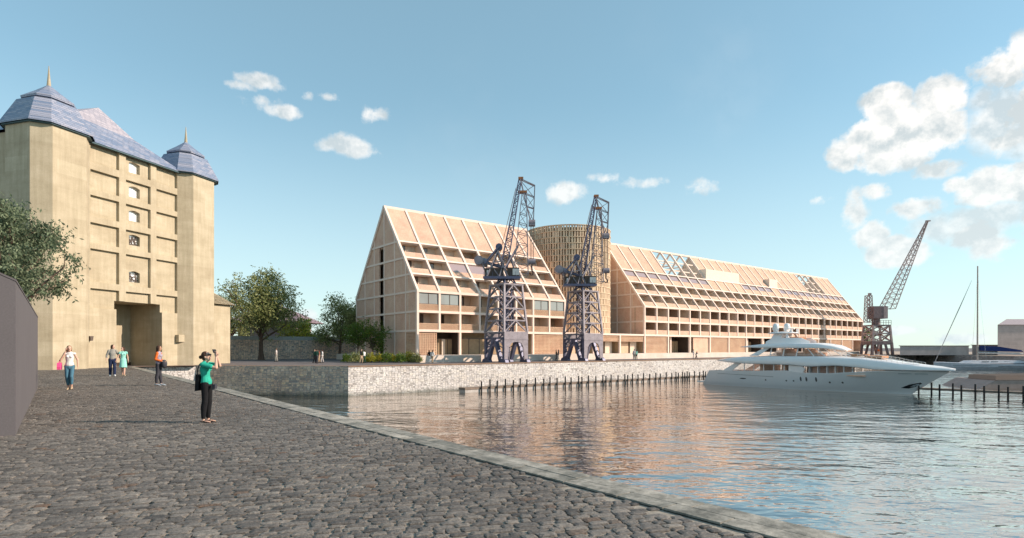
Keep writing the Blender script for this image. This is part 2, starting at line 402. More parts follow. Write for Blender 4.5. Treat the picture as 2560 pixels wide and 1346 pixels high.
def setts():
    rr = random.Random(12); o = MB(); th = R(-22); ca, sa = math.cos(th), math.sin(th); V_ = o.v; F_ = o.f
    b = -8.0
    while b < 70:
        rh = rr.uniform(.085, .150); a = -48.0 + rr.random()
        while a < 32:
            L = rr.choice((rr.uniform(.11, .18), rr.uniform(.15, .27)))
            ac, bc = a + L / 2, b + rh / 2; x = ac * ca - bc * sa; y = ac * sa + bc * ca
            # keep what the quay covers and the eye could see nearby
            if x < KU - .52 - L / 2 + .04 and -4 < y < 63.3 and x > -14 - y * .1:
                Yc = cf * x + sf * y; Xc = sf * x - cf * y
                if Yc > 1.0 and abs(Xc) < Yc * 1.05 + 5:
                    gap = .007 + rr.random() * .006; z = rr.gauss(0, .0038); tx, ty = rr.gauss(0, .014), rr.gauss(0, .02); bv = min(.03, rh * .2)
                    far_ = Yc > 13; vf = Yc > 30
                    if vf and rr.random() < .0: continue
                    hx, hy = L / 2 - gap, rh / 2 - gap; wv = .05 * math.sin(ac * .55 + 1.3) + .03 * math.sin(ac * 1.7 + b)
                    j = [(rr.uniform(-.012, .012), rr.uniform(-.011, .011)) for _ in range(4)]
                    cs = [(-hx + j[0][0], -hy + j[0][1]), (hx + j[1][0], -hy + j[1][1]), (hx + j[2][0], hy + j[2][1]), (-hx + j[3][0], hy + j[3][1])]
                    ring = []
                    if far_: ring = cs
                    else:
                        for q in range(4):
                            p0, p1, p2 = cs[q - 1], cs[q], cs[(q + 1) % 4]; k_ = rr.uniform(.06, .19)
                            ring.append((p1[0] + (p0[0] - p1[0]) * k_, p1[1] + (p0[1] - p1[1]) * k_)); ring.append((p1[0] + (p2[0] - p1[0]) * k_ * .7, p1[1] + (p2[1] - p1[1]) * k_ * .7))
                    n = len(ring); i0 = len(V_)
                    for sc, dz in (((1, -.024), (.985, -.007), (1 - bv * 2 / max(rh, .1), .002)) if not far_ else ((1, -.024), (.9, .0))):
                        for px_, py_ in ring:
                            qx, qy = px_ * sc, py_ * sc; A, B_ = ac + qx, bc + qy + wv
                            V_.append((A * ca - B_ * sa, A * sa + B_ * ca, z + dz + (qx * tx + qy * ty if dz > -.02 else 0)))
                    nl = 2 if far_ else 3
                    for l_ in range(nl - 1):
                        for q in range(n): q2 = (q + 1) % n; F_.append((i0 + l_ * n + q, i0 + l_ * n + q2, i0 + (l_ + 1) * n + q2, i0 + (l_ + 1) * n + q))
                    F_.append(tuple(i0 + (nl - 1) * n + q for q in range(n)))
            a += L
        b += rh
    return o
tag(setts().build('cobblestones', MAT['sett']), kind='structure')
# granite edge slabs, two rows, each slab its own face set
m = M('granite_kerb', (.4, .39, .38), .7)
isl = m.n('ShaderNodeNewGeometry')
c = m.ramp(isl.outputs['Random Per Island'], [(0, (.17, .165, .145)), (.35, (.30, .28, .245)), (.7, (.22, .21, .185)), (1, (.36, .33, .285))])
n1 = m.noise(13, 6, .75); n2 = m.noise(2.4, 6, .7); n5 = m.noise(60, 4, .7)
c = m.mix(.8, c, m.ramp(n1.outputs[0], [(.3, (.3, .3, .3)), (.7, (.7, .7, .7))]), 'OVERLAY')
c = m.mix(.8, c, m.ramp(n2.outputs[0], [(.38, (.2, .21, .2)), (.62, (.74, .73, .71))]), 'OVERLAY')
c = m.mix(.4, c, m.ramp(n5.outputs[0], [(.35, (.3, .3, .3)), (.65, (.7, .7, .7))]), 'OVERLAY')
m.color(c); m.bump(m.math('ADD', n1.outputs[0], m.math('MULTIPLY', n5.outputs[0], .4)), .6, .012)
MAT['granite'] = m.m
k = MB(); rr = random.Random(3)
k.box(KU - .5, KU - .004, -12, 64, -.14, -.012)
y = -12.0
while y < 63:
    L = rr.uniform(.9, 1.9); dz = rr.uniform(-.002, .003)
    k.box(KU - .242, KU + .02 + rr.uniform(0, .012), y + .012, y + L - .012, -.25, .014 + dz); y += L
y = -12.0
while y < 63:
    L = rr.uniform(.5, 1.2); dz = rr.uniform(-.002, .002)
    k.box(KU - .5, KU - .246, y + .010, y + L - .010, -.1, .012 + dz); y += L
tag(k.build('kerb', MAT['granite']), kind='structure')
# far ground in one sheet to the horizon
far = [(-900, 63.4), (10.8, 63.4), (10.8, 64.0), (21.9, 53.1), (175, 53.1)]
e1 = at(2600, 118); e2 = at(4200, 118); e3 = at(4200, 2600); e4 = at(-1500, 2600)
far += [(e1.x, e1.y), (e2.x, e2.y), (e3.x, e3.y), (e4.x, e4.y)]
m = M('tarmac', (.13, .115, .11), .85); nn = m.noise(.35, 6, .6); n2 = m.noise(40, 3, .6)
c = m.ramp(nn.outputs[0], [(.3, (.11, .10, .105)), (.7, (.17, .145, .135))]); c = m.mix(.4, c, m.ramp(n2.outputs[0], [(.3, (.3, .3, .3)), (.7, (.7, .7, .7))]), 'OVERLAY'); m.color(c); m.bump(n2.outputs[0], .3, .01)
MAT['tarmac'] = m.m
f = MB(); f.add([(x, y, -.002) for x, y in far], [tuple(range(len(far)))])
tag(f.build('quay_ground', MAT['tarmac']), kind='structure')
# brown timber-coloured margin along the far quay
MAT['rust_edge'] = plain('weathered_edge', (.26, .17, .12), .8, amt=.3, scale=1.5)
k = MB()
k.box(KU + .03, 10.8, 64.0, 65.2, -.1, .012)
d = Vector((1, -1, 0)).normalized(); nrm = Vector((1, 1, 0)).normalized()
a = Vector((10.8, 64, 0)); b = Vector((21.9, 53.1, 0))
k.prism([a, b, b + nrm * 1.3 + Vector((0, 0, 0)), a + Vector((0, 1.2, 0)) + Vector((.5, 0, 0))], (0, 0, .013))
k.box(21.9, 175, 53.05, 54.4, -.1, .014)
tag(k.build('quay_margin', MAT['rust_edge']), kind='structure')
k = MB(); k.add([(176, 54.2, .004), (e1.x + 1, e1.y + 1, .004), (e2.x, e2.y + 2, .004), (e2.x + 150, e2.y + 400, .004), (176, 400, .004)], [(0, 1, 2, 3, 4)])
tag(k.build('harbour_apron', plain('tan_concrete', (.42, .33, .26), .85)), kind='structure')
# quay walls
def wall(poly, name, mat, label, cat='quay wall', z0=WATER - 2, z1=-.004):
    o = MB()
    for (p, q, th) in poly:
        p = Vector((*p, 0)); q = Vector((*q, 0)); dd = (q - p).normalized(); nn = Vector((-dd.y, dd.x, 0)) * th
        o.prism([p + Vector((0, 0, z0)), q + Vector((0, 0, z0)), q + nn + Vector((0, 0, z0)), p + nn + Vector((0, 0, z0))], (0, 0, z1 - z0))
    return tag(o.build(name, mat), label, cat)
wall([((KU - .004, 64.0), (KU - .004, -40), -.8)], 'quay_wall', MAT['quay_dark'], 'dark stone quay face dropping below the granite kerb beside the cobbles', z1=-.26)
wall([((KU, 64.0), (10.8, 64.0), .8)], 'quay_wall', MAT['quay_a'], 'short sunlit piece of stone quay wall under the tan building')
wall([((10.8, 64.0), (21.9, 53.1), .8)], 'quay_wall', MAT['quay_b'], 'shaded angled stretch of rubble quay wall left of the sunlit wall')
wall([((21.9, 53.1), (175, 53.1), .8)], 'quay_wall', MAT['quay_a'], 'long sunlit pale rubble quay wall below the two lattice cranes')
wall([((175, 53.1), (e1.x, e1.y), .8), ((e1.x, e1.y), (e2.x, e2.y), .8)], 'quay_wall', MAT['quay_dark'], 'dark rough stone quay wall behind the sailing yacht')
# water
m = M('harbour_water', (.012, .035, .045), .02, 0, .5); m.set('IOR', 3.6)
c1 = m.coord(scale=(1, 1, 1), rot=(0, 0, R(38.2)))
mp = m.n('ShaderNodeMapping'); mp.inputs['Scale'].default_value = (.55, 1.0, 1); m.l(c1, mp.inputs[0])
a1 = m.noise(.30, 3, .5, mp.outputs[0]); a2 = m.noise(1.15, 3, .55, mp.outputs[0]); a3 = m.noise(4.0, 3, .5, mp.outputs[0])
h = m.math('ADD', m.math('MULTIPLY', a1.outputs[0], 1.0), m.math('MULTIPLY', a2.outputs[0], .36)); h = m.math('ADD', h, m.math('MULTIPLY', a3.outputs[0], .025))
m.bump(h, 1.0, .26)
gl = m.n('ShaderNodeBsdfGlossy'); gl.inputs['Roughness'].default_value = .03; gl.inputs['Color'].default_value = (1, .92, .86, 1)
bn = [q for q in m.t.nodes if q.type == 'BUMP'][0]; m.l(bn.outputs[0], gl.inputs['Normal'])
fr = m.n('ShaderNodeFresnel'); fr.inputs['IOR'].default_value = 1.38; m.l(bn.outputs[0], fr.inputs['Normal'])
fx = m.math('ADD', m.math('MULTIPLY', fr.outputs[0], .62), .36, clamp=True)
mx = m.n('ShaderNodeMixShader'); m.l(fx, mx.inputs[0]); m.l(m.p.outputs[0], mx.inputs[1]); m.l(gl.outputs[0], mx.inputs[2])
m.set('IOR', 1.33); m.l(mx.outputs[0], [q for q in m.t.nodes if q.type == 'OUTPUT_MATERIAL'][0].inputs[0])
MAT['water'] = m.m
w = MB(); w.add([(-5, -400, WATER), (2500, -400, WATER), (2500, 2500, WATER), (-5, 70, WATER)], [(0, 1, 2, 3)])
tag(w.build('water', MAT['water']), kind='structure')
# stone retaining wall behind the square
p = onz(555, 900.3); q = p + Vector((27, 0, 0))
o = empty('boundary_wall', p, label='pale rubble retaining wall with smooth grey top band behind the trees', cat='stone wall')
dd = (q - p).normalized(); nn = Vector((-dd.y, dd.x, 0)) * .6
MB().prism([p, q, q + nn, p + nn], (0, 0, 2.95)).build('masonry', MAT['backwall'], o, world=True)
u = -dd.cross(Vector((0, 0, 1))) * 0
MB().prism([p - nn * .05 + Vector((0, 0, 2.95)), q - nn * .05 + Vector((0, 0, 2.95)), q + nn + Vector((0, 0, 2.95)), p + nn + Vector((0, 0, 2.95))], (0, 0, .55)).build('coping', plain('grey_band', (.42, .44, .42), .8), o, world=True)
# ---------------------------------------------------------------- gabled quay buildings
BZ = .83; EV = 9.0; RG = 21.5; VF = 65.0; VR = 74.5; VB = 84.0
LV = [3.95, 6.4, 9.0, 11.3, 13.6, 16.0]
def sv(z): return VF + (z - EV) * (VR - VF) / (RG - EV)
NS = Vector((0, -(RG - EV), (VR - VF))).normalized()      # outward normal of the front slope
def sp(u, z, off=0): return Vector((u, sv(z), z)) + NS * off
def slope_panel(o, u0, u1, z0, z1, t0, t1):
    """slab lying in the front slope between two heights, from offset t0 to t1"""
    o.prism([sp(u0, z0, t0), sp(u1, z0, t0), sp(u1, z1, t0), sp(u0, z1, t0)], NS * (t1 - t0))
MAT['lattice'] = brick_mat('lattice_brick', (.70, .48, .33), (.62, .41, .28), (.55, .38, .27), .3, .1, .01, .3)
def gabled(name, label, U0, U1, nb, bay, roof_open, dorm, sky_rows, ground, post_every, win_style, w2rows):
    root = empty(name, (U0, VF, BZ), label=label, cat='apartment building', group='gabled buildings on the far quay')
    bw = (U1 - U0) / nb; bl = [U0 + i * bw for i in range(nb + 1)]
    B = lambda mb, n, mt: mb.build(n, MAT[mt], root, world=True)
    # concrete frame -------------------------------------------------
    f = MB(); hw = .15
    for i, u in enumerate(bl):
        z0 = BZ if (i % post_every == 0) else LV[0]
        f.box(u - hw, u + hw, VF - .06, VF + .3, z0, EV - .18)
        f.beam(sp(u, EV, -.05), sp(u, RG - .1, -.05), hw * 2, .34, NS)
    for z in LV[:2]: f.box(U0 - .16, U1 + .16, VF - .075, VF + .5, z - .16, z + .16)
    f.box(U0 - .165, U1 + .165, VF - .09, VF + .5, EV - .19, EV + .13)
    for z in LV[3:]: f.beam(sp(U0 - .14, z, -.04), sp(U1 + .14, z, -.04), .26, .345, NS)
    f.beam((U0 - .17, VR, RG - .12), (U1 + .17, VR, RG - .12), .5, .36)
    for U, sg in ((U0, -1), (U1, 1)):                           # gable frames
        for k in range(7):
            v = VF + (VB - VF) * k / 6; zt = EV + (RG - EV) * (1 - abs(v - VR) / (VR - VF)) - .1
            if k in (0, 6): zt = EV
            f.box(U - .06 if sg < 0 else U - .2, U + .2 if sg < 0 else U + .06, v - .12 + (.14 if k == 0 else 0), v + .12 + (.16 if k == 0 else 0), BZ, zt)
        for z in LV:
            va = VF + max(0, z - EV) * .76 + .1; vb = VB - max(0, z - EV) * .76 - .1
            f.box(U - .075 if sg < 0 else U - .2, U + .2 if sg < 0 else U + .075, va, vb, z - .13, z + .13)
        f.beam((U, VR, RG - .1), (U, VB, EV), .34, .36)
    B(f, 'concrete_frame', 'frame')
    # gable walls ----------------------------------------------------
    for U, s0 in ((U0, .02), (U1, -.22)):
        g = MB(); x = U + s0
        slot = (74.75, 76.15)
        z_s = LV[-1] - .1
        def gp(pts): g.prism([(x, v, z) for v, z in pts], (.2, 0, 0))
        gp([(VF + .25, BZ), (slot[0], BZ), (slot[0], z_s), (sv(z_s) + .05, z_s), (VF + .25, EV)])
        gp([(slot[1], BZ), (VB - .1, BZ), (VB - .1, EV), (2 * VR - sv(z_s), z_s), (slot[1], z_s)])
        gp([(sv(z_s) + .05, z_s), (2 * VR - sv(z_s), z_s), (VR, RG - .2)])
        B(g, 'gable_wall', 'brick')
        for a, b in zip([BZ] + LV[:-1], LV):
            B(MB().box(x + .5, x + .55, slot[0], slot[1], a, b), 'stair_window', 'glass')
    # back side --------------------------------------------------------
    k = MB(); k.box(U0 + .3, U1 - .3, VB - .3, VB - .1, BZ, EV)
    closed = [i for i in range(nb) if i not in roof_open]
    i = 0
    while i < nb:
        if i in roof_open: i += 1; continue
        j = i
        while j < nb and j not in roof_open: j += 1
        k.prism([(bl[i], VB, EV), (bl[j], VB, EV), (bl[j], VR, RG - .3), (bl[i], VR, RG - .3)], (0, -.12, -.16)); i = j
    B(k, 'rear_roof', 'brick')
    if roof_open:
      for run in [[q for q in sorted(roof_open) if q < 12], [q for q in sorted(roof_open) if q >= 12]]:
        k = MB()
        for i in run + [run[-1] + 1]:
            k.beam((bl[i], VR, RG - .35), (bl[i], VR + 6.5, RG - .35 - 8.55), .2, .3)
        for t in (1.3, 2.8, 4.4):
            for i in run:
                k.beam((bl[i], VR + t, RG - .35 - t * 1.316), (bl[i + 1], VR + t, RG - .35 - t * 1.316), .14, .14)
                k.beam((bl[i], VR - t, RG - .5 - t * 1.316), (bl[i + 1], VR - t, RG - .5 - t * 1.316), .2, .22)
        for i in run: k.beam((bl[i], VR - 2.2, RG - 3.3), (bl[i], VR + 2.2, RG - 3.3), .16, .2)
        B(k, 'open_roof_grid', 'frame')
      if True:
        ends = sorted(roof_open)
        for i in ends:
            if i + 1 not in roof_open:
                x = bl[i + 1]; B(MB().prism([(x + .05, sv(16) + .1, 16), (x + .05, 2 * VR - sv(16) - .1, 16), (x + .05, VR, RG - .5)], (.1, 0, 0)), 'attic_wall', 'inner')
    # slabs
    s = MB()
    for z in LV[:-1]:
        s.box(U0 + .25, U1 - .25, VF + .5 if z <= EV else sv(z) + .2, VB - .5 - max(0, z - EV) * .76, z - .12, z + .12)
    s.box(U0 + .25, U1 - .25, sv(16) + .3, VB - .4 - 5, 15.7, 15.86)
    B(s, 'floor_slab', 'inner')
    # upper roof panels and skylight row
    for i in range(nb):
        a, b = bl[i] + hw, bl[i + 1] - hw
        if i not in roof_open:
            o = MB(); slope_panel(o, a, b, LV[5] + .12, RG - .25, -.2, .0); B(o, 'roof_panel', 'roof_brick')
        else:
            for zz in (17.4, 18.8, 20.1):
                pass
    rows = [(LV[2], LV[3]), (LV[3], LV[4]), (LV[4], LV[5])]
    for ri, (za, zb) in enumerate(rows):
        style = win_style[ri]
        for i in range(nb):
            a, b = bl[i] + hw, bl[i + 1] - hw; st = style(i)
            if st == 'solid':
                o = MB(); slope_panel(o, a, b, za + .1, zb - .1, -.18, -.02); B(o, 'roof_panel', 'roof_brick'); continue
            if st == 'sky' or st == 'skyopen':
                zm = za + (zb - za) * .52
                o = MB(); slope_panel(o, a, b, za + .1, zm, -.18, -.02); B(o, 'parapet', 'roof_brick')
                if st == 'sky':
                    fr = MB(); slope_panel(fr, a, a + .07, zm, zb - .12, -.12, -.03); slope_panel(fr, b - .07, b, zm, zb - .12, -.12, -.03)
                    slope_panel(fr, a + .07, b - .07, zm, zm + .07, -.12, -.03); slope_panel(fr, a + .07, b - .07, zb - .2, zb - .12, -.12, -.03)
                    fo = B(fr, 'skylight', 'winframe'); fo2 = MB(); slope_panel(fo2, a + .07, b - .07, zm + .07, zb - .2, -.1, -.07)
                    fo2.build('pane', MAT['glass_purple'], fo, world=False) if False else None
                    me = fo2.build('pane', MAT['glass_purple'], root, world=True); me.parent = fo
                continue
            # balcony set into the slope
            zp = za + (zb - za) * .40
            o = MB(); slope_panel(o, a, b, za + .08, zp, -.16, -.02); B(o, 'parapet', 'roof_brick')
            if st == 'glazed':
                o = MB(); slope_panel(o, a, b, zp + .02, zb - .14, -.09, -.06); w_ = B(o, 'sloped_glazing', 'glass_purple')
            vb = sv(zb) + .95
            balcony(root, a, b, sv(za) + .3, vb, za + .12, zb - .12, zp, i, st, True)
    for ri in (0, 1):
        za, zb = LV[ri], LV[ri + 1]; st_ = w2rows[ri]
        if ri >= 0:
            for i in range(nb):
                a, b = bl[i] + hw, bl[i + 1] - hw; st = st_(i); zp = za + .95
                o = MB(); lattice = bay == 'lattice'
                if lattice:
                    nx = 15; dx = (b - a) / nx; rws = 7
                    o.box(a, b, VF + .12, VF + .16, za + .16, zp - .05)
                    for r_ in range(rws):
                        zz = za + .17 + r_ * .105
                        o.box(a, b, VF + .04, VF + .119, zz, zz + .022)
                        for j in range(nx):
                            if (j + r_) % 2: o.box(a + j * dx, a + (j + 1) * dx, VF + .02, VF + .118, zz + .023, zz + .104)
                    o.box(a, b, VF + .0, VF + .17, zp - .06, zp)
                    B(o, 'parapet', 'lattice')
                else:
                    o.box(a, b, VF + .03, VF + .16, za + .16, zp); B(o, 'parapet', 'brick')
                if st == 'flush':
                    fr = MB(); z1 = zb - .2
                    for x in (a, (a + b) / 2 - .04, b - .08): fr.box(x, x + .08, VF + .05, VF + .14, zp, z1)
                    fr.box(a + .08, b - .08, VF + .052, VF + .138, z1 - .09, z1 - .001); fr.box(a + .08, b - .08, VF + .052, VF + .138, zp, zp + .07)
                    fo = B(fr, 'glazing_frame', 'winframe')
                    for x0, x1 in ((a + .08, (a + b) / 2 - .04), ((a + b) / 2 + .04, b - .08)):
                        q = MB().box(x0, x1, VF + .085, VF + .1, zp + .07, z1 - .09).build('pane', MAT['glass_grey'], root, world=True); q.parent = fo
                    balcony(root, a, b, VF + .5, VF + 2.6, za + .12, zb - .12, zp, i, 'curtain', False)
                else:
                    balcony(root, a, b, VF + .3, VF + 2.1, za + .12, zb - .12, zp, i, st, False)
    ground(root, bl, hw)
    dorm(root, bl)
    return root
NWIN = [0]
def balcony(root, a, b, v0, vb, z0, z1, zp, i, st, slope):
    """back wall, party walls, window and door of one recessed balcony"""
    w = MB(); w.box(a - .15, b + .15, vb, vb + .15, z0, z1)
    if slope:
        for x in (a - .12, b):
            w.prism([(x, sv(z0) + .22, z0), (x, vb, z0), (x, vb, z1), (x, sv(z1) + .22, z1)], (.12, 0, 0))
    else:
        for x in (a - .12, b): w.box(x, x + .12, v0, vb, z0, z1)
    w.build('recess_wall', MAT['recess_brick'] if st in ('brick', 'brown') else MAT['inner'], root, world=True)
    if st in ('blank', 'brick'): return
    rr = random.Random(i * 13 + int(z0 * 7)); W_ = b - a
    zb = z0 + (.75 if not slope else .5)
    specs = {'win': [(.06, .46, 'glass'), (.56, .80, 'curtain')], 'win2': [(.04, .18, 'glass'), (.30, .62, 'glass')], 'wide': [(.03, .55, 'glass')], 'curtain': [(.1, .9, 'curtain')],
             'door': [(.34, .62, 'dark')], 'doorw': [(.02, .30, 'curtain'), (.34, .60, 'dark')], 'brown': [(.02, .28, 'glass'), (.3, .5, 'dark')], 'pale': [(.30, .75, 'curtain')]}[st]
    for s0, s1, mt in specs:
        x0, x1 = a + W_ * s0, a + W_ * s1
        if mt == 'curtain':
            MB().box(x0, x1, vb - .10, vb - .04, z0, z1 - .15).build('curtain', MAT['curtain'], root, world=True); continue
        fr = MB(); fr.box(x0, x0 + .06, vb - .09, vb, z0, z1 - .1); fr.box(x1 - .06, x1, vb - .09, vb, z0, z1 - .1)
        fr.box(x0 + .06, x1 - .06, vb - .09, vb, z1 - .18, z1 - .1)
        if (x1 - x0) > .9: xm = (x0 + x1) / 2; fr.box(xm - .03, xm + .03, vb - .09, vb, z0, z1 - .18)
        fo = fr.build('window', MAT['winframe'], root, world=True)
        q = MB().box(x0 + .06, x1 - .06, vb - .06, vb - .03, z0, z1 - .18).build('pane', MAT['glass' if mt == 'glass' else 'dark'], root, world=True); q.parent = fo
def lattice_panel(root, a, b, z0, z1, v, dx=.26, dz=.2, name='lattice_screen', back=True, mat='lattice'):
    o = MB(); n = max(1, int((b - a) / dx)); d = (b - a) / n; mz = max(1, int((z1 - z0) / dz)); e = (z1 - z0) / mz
    for k in range(mz + 1): o.box(a, b, v, v + .10, z0 + k * e - .035, z0 + k * e + .035)
    for j in range(n + 1): o.box(a + j * d - .045, a + j * d + .045, v + .02, v + .09, z0, z1)
    if back: o.box(a, b, v + .3, v + .34, z0, z1)
    o.build(name, MAT[mat], root, world=True)
def louvre_panel(root, a, b, z0, z1, v):
    o = MB(); m_ = int((z1 - z0) / .2); e = (z1 - z0) / m_
    for k in range(m_): o.prism([(a, v, z0 + k * e), (a, v + .14, z0 + k * e + .1), (a, v + .14, z0 + k * e + .14), (a, v, z0 + k * e + .1)], (b - a, 0, 0))
    o.box(a, b, v + .2, v + .25, z0, z1)
    o.build('louvre_screen', MAT['lattice'], root, world=True)
def glass_front(root, a, b, z0, z1, v, n, mt='glass'):
    fr = MB(); d = (b - a) / n
    for j in range(n + 1): fr.box(a + j * d - .04, a + j * d + .04, v, v + .1, z0, z1)
    fr.box(a + .04, b - .04, v + .002, v + .098, z1 - .12, z1)
    fo = fr.build('shopfront', MAT['winframe'], root, world=True)
    for j in range(n):
        q = MB().box(a + j * d + .04, a + (j + 1) * d - .04, v + .04, v + .06, z0, z1 - .12).build('pane', MAT[mt], root, world=True); q.parent = fo
G0, G1 = BZ, LV[0] - .16
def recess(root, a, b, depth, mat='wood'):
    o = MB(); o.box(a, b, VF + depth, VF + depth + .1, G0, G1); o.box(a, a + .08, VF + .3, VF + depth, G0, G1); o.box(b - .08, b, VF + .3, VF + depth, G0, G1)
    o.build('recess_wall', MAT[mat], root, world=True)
def ground1(root, bl, hw):
    lattice_panel(root, bl[0] + hw, bl[1] - .4, G0, G1, VF + .1)
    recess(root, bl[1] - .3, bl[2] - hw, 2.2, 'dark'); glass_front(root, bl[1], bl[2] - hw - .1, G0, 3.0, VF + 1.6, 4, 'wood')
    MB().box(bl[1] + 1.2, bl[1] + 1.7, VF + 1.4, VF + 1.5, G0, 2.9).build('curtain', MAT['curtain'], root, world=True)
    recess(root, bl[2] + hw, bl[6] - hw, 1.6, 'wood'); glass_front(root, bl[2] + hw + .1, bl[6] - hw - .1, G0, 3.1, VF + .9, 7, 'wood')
    lattice_panel(root, bl[6] + hw, bl[8] - hw, G0, G1, VF + .1)
    # gable side lattice
    o = MB()
    for k in range(15): o.box(U1a - .08, U1a, VF + .3, VF + 3.0, 1.0 + k * .19, 1.07 + k * .19)
    for k in range(11): o.box(U1a - .07, U1a, VF + .35 + k * .26, VF + .42 + k * .26, BZ, 3.8)
    o.build('lattice_screen', MAT['lattice'], root, world=True)
U1a = 35.97
def st1(row):
    T = {0: {0: 'win', 1: 'wide', 2: 'win', 3: 'wide', 4: 'brick', 5: 'brick', 6: 'win', 7: 'wide'},
         1: {0: 'win', 1: 'wide', 2: 'glazed', 3: 'glazed', 4: 'glazed', 5: 'wide', 6: 'win', 7: 'wide'},
         2: {0: 'win', 1: 'wide', 2: 'blank', 3: 'brick', 4: 'blank', 5: 'wide', 6: 'win', 7: 'wide'}}[row]
    def f(i):
        s = T[i]
        return s
    return f
_b = balcony
def balcony(root, a, b, v0, vb, z0, z1, zp, i, st, slope):
    if st == 'glazed': st = 'pale'
    _b(root, a, b, v0, vb, z0, z1, zp, i, st, slope)
nodorm = lambda r, b: None
b1 = gabled('apartment_building', 'shorter steep gabled beige brick apartment block on the left with big sloped balconies', 35.97, 61.5, 8, 'lattice', set(), nodorm, None, ground1, 2,
            [st1(0), st1(1), st1(2)], [lambda i: ['win2', 'door', 'win', 'wide', 'win2', 'win', 'win2', 'brick'][i], lambda i: 'flush' if i in (0, 1, 6, 7) else ['', '', 'win2', 'wide', 'brown', 'win'][i]])
def ground2(root, bl, hw):
    def seg(i, j): return bl[i] + hw, bl[j] - hw
    for i, j, k in ((0, 2, 'l'), (2, 4, 'o'), (4, 6, 'ob'), (6, 8, 'l'), (8, 10, 'l'), (10, 12, 'o'), (12, 14, 'o'), (14, 16, 'l'), (16, 18, 'o'), (18, 20, 'l'), (20, 22, 'l'), (22, 24, 'l'), (24, 26, 'l')):
        a, b = seg(i, j)
        if k == 'l': louvre_panel(root, a, b, G0, G1, VF + .08)
        else:
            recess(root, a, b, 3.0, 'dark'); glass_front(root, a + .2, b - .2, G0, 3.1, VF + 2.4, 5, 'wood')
            MB().box(a + 1.3, a + 1.6, VF + .6, VF + .9, G0, G1).build('column', MAT['frame'], root, world=True)
            if k == 'ob': MB().box(a + 1.2, b, VF + .2, VF + .3, G0, G1).build('infill_wall', MAT['brick'], root, world=True)
def dorm2(root, bl):
    for (i, j, z0, z1, dd) in ((8, 12, 16.1, 18.3, .9), (16, 17, 16.1, 18.1, .9)):
        a, b = bl[i] + (.1 if j - i > 1 else -.3), bl[j] - (.4 if j - i > 1 else -.2)
        v0 = sv(z0) - .1
        MB().prism([(a, v0, z0), (a, sv(z1) + .4, z0 + 1.2), (a, sv(z1) + .4, z1), (a, v0, z1)], (b - a, 0, 0)).build('dormer', MAT['cream'], root, world=True)
def s2a(i): return 'door' if i in (9, 11) else ('doorw' if i % 2 == 0 else 'pale') if i < 8 else ('pale' if i in (13, 16) else 'doorw' if i % 3 else 'door')
def s2s(i): return 'sky' if (i < 8 or 12 <= i < 16 or i >= 17) else 'solid'
def v2(i): return ('brown' if i % 2 == 0 else 'win2') if i < 7 else ('pale' if i in (8, 10, 15) else 'brown')
def v2b(i): return ('brown' if i % 2 == 0 else 'win2') if i < 7 else ('pale' if i in (8, 10, 15, 19, 21, 23) else 'brown')
U2a, U2b = 80.6, 173.0
b2 = gabled('apartment_building', 'very long gabled beige brick apartment block with rows of balconies and open roof grids', U2a, U2b, 28, 'brick', {4, 5, 6, 7, 22, 23, 24}, dorm2, None, ground2, 2,
            [s2a, s2a, s2s], [v2b, v2])
# plinth / terrace under both
o = MB(); o.prism([(33.6, 60.2, -.002), (161, 60.2, -.002), (174.5, 64.6, -.002), (174.5, 86, -.002), (33.6, 86, -.002)], (0, 0, BZ - .0))
t = o.build('terrace', MAT['plinth']); tag(t, 'low pale stone terrace the two gabled buildings stand on', 'terrace')
# single-storey link
lk = empty('link_pavilion', (61.5, VF, BZ), label='flat single-storey brick link between the two gabled blocks', cat='pavilion')
o = MB(); o.box(61.7, 80.4, VF - .03, 83, 3.82, 4.12)
for u in (67.9, 74.2): o.box(u - .14, u + .14, VF - .02, VF + .3, BZ, 3.819)
o.build('roof_slab', MAT['frame'], lk, world=True)
for a, b in ((61.7, 67.7), (68.1, 74.0), (74.4, 80.4)):
    lattice_panel(lk, a, b, 2.85, 3.8, VF + .08, back=True)
    recess(lk, a, b, 1.4, 'wood'); 
    MB().box(a + 3.6, a + 5.2, VF + 1.1, VF + 1.2, BZ, 2.8).build('door', MAT['inner'], lk, world=True)
    MB().box(a + .6, a + 3.0, VF + 1.0, VF + 1.1, BZ, 2.8).build('shutter', MAT['lattice'], lk, world=True)
# ---------------------------------------------------------------- round tower
RC = Vector((71.1, 74.3, 0)); RR = 7.35; RT = 22.0
tw = empty('round_tower', (RC.x, RC.y, BZ), label='round sand-coloured tower with slotted ceramic screen between the gabled blocks', cat='tower')
MB().lathe([(RR - .17, 0), (RR - .17, RT - BZ - .4)], n=64).build('core', MAT['core'], tw)
nr = 20; rh = (RT - 2.0) / nr
lg = MB(); bk = MB(); nc = 100
for r_ in range(nr + 1):
    z = 2.0 + r_ * rh - BZ; n = 96; pts = []
    for rad, zz in ((RR - .5, z - .05), (RR + .07, z - .05), (RR + .07, z + .05), (RR - .5, z + .05)):
        pts.append([(rad * math.cos(2 * math.pi * k / n), rad * math.sin(2 * math.pi * k / n), zz) for k in range(n)])
    lg.grid(pts + [pts[0]], close=True)
lg.build('ledge', MAT['screen'], tw)
rr = random.Random(5)
for r_ in range(nr):
    z0 = 2.0 + r_ * rh - BZ + .05; z1 = z0 + rh - .10
    for c_ in range(nc):
        a0 = 2 * math.pi * c_ / nc
        wf = .66 if (c_ + r_ % 2) % 2 else .50
        if rr.random() < .08: wf = .9
        da = 2 * math.pi / nc * wf
        p = []
        for rad, aa in ((RR - .3, a0), (RR, a0), (RR, a0 + da), (RR - .3, a0 + da)):
            p.append((rad * math.cos(aa), rad * math.sin(aa), z0))
        bk.prism(p, (0, 0, z1 - z0))
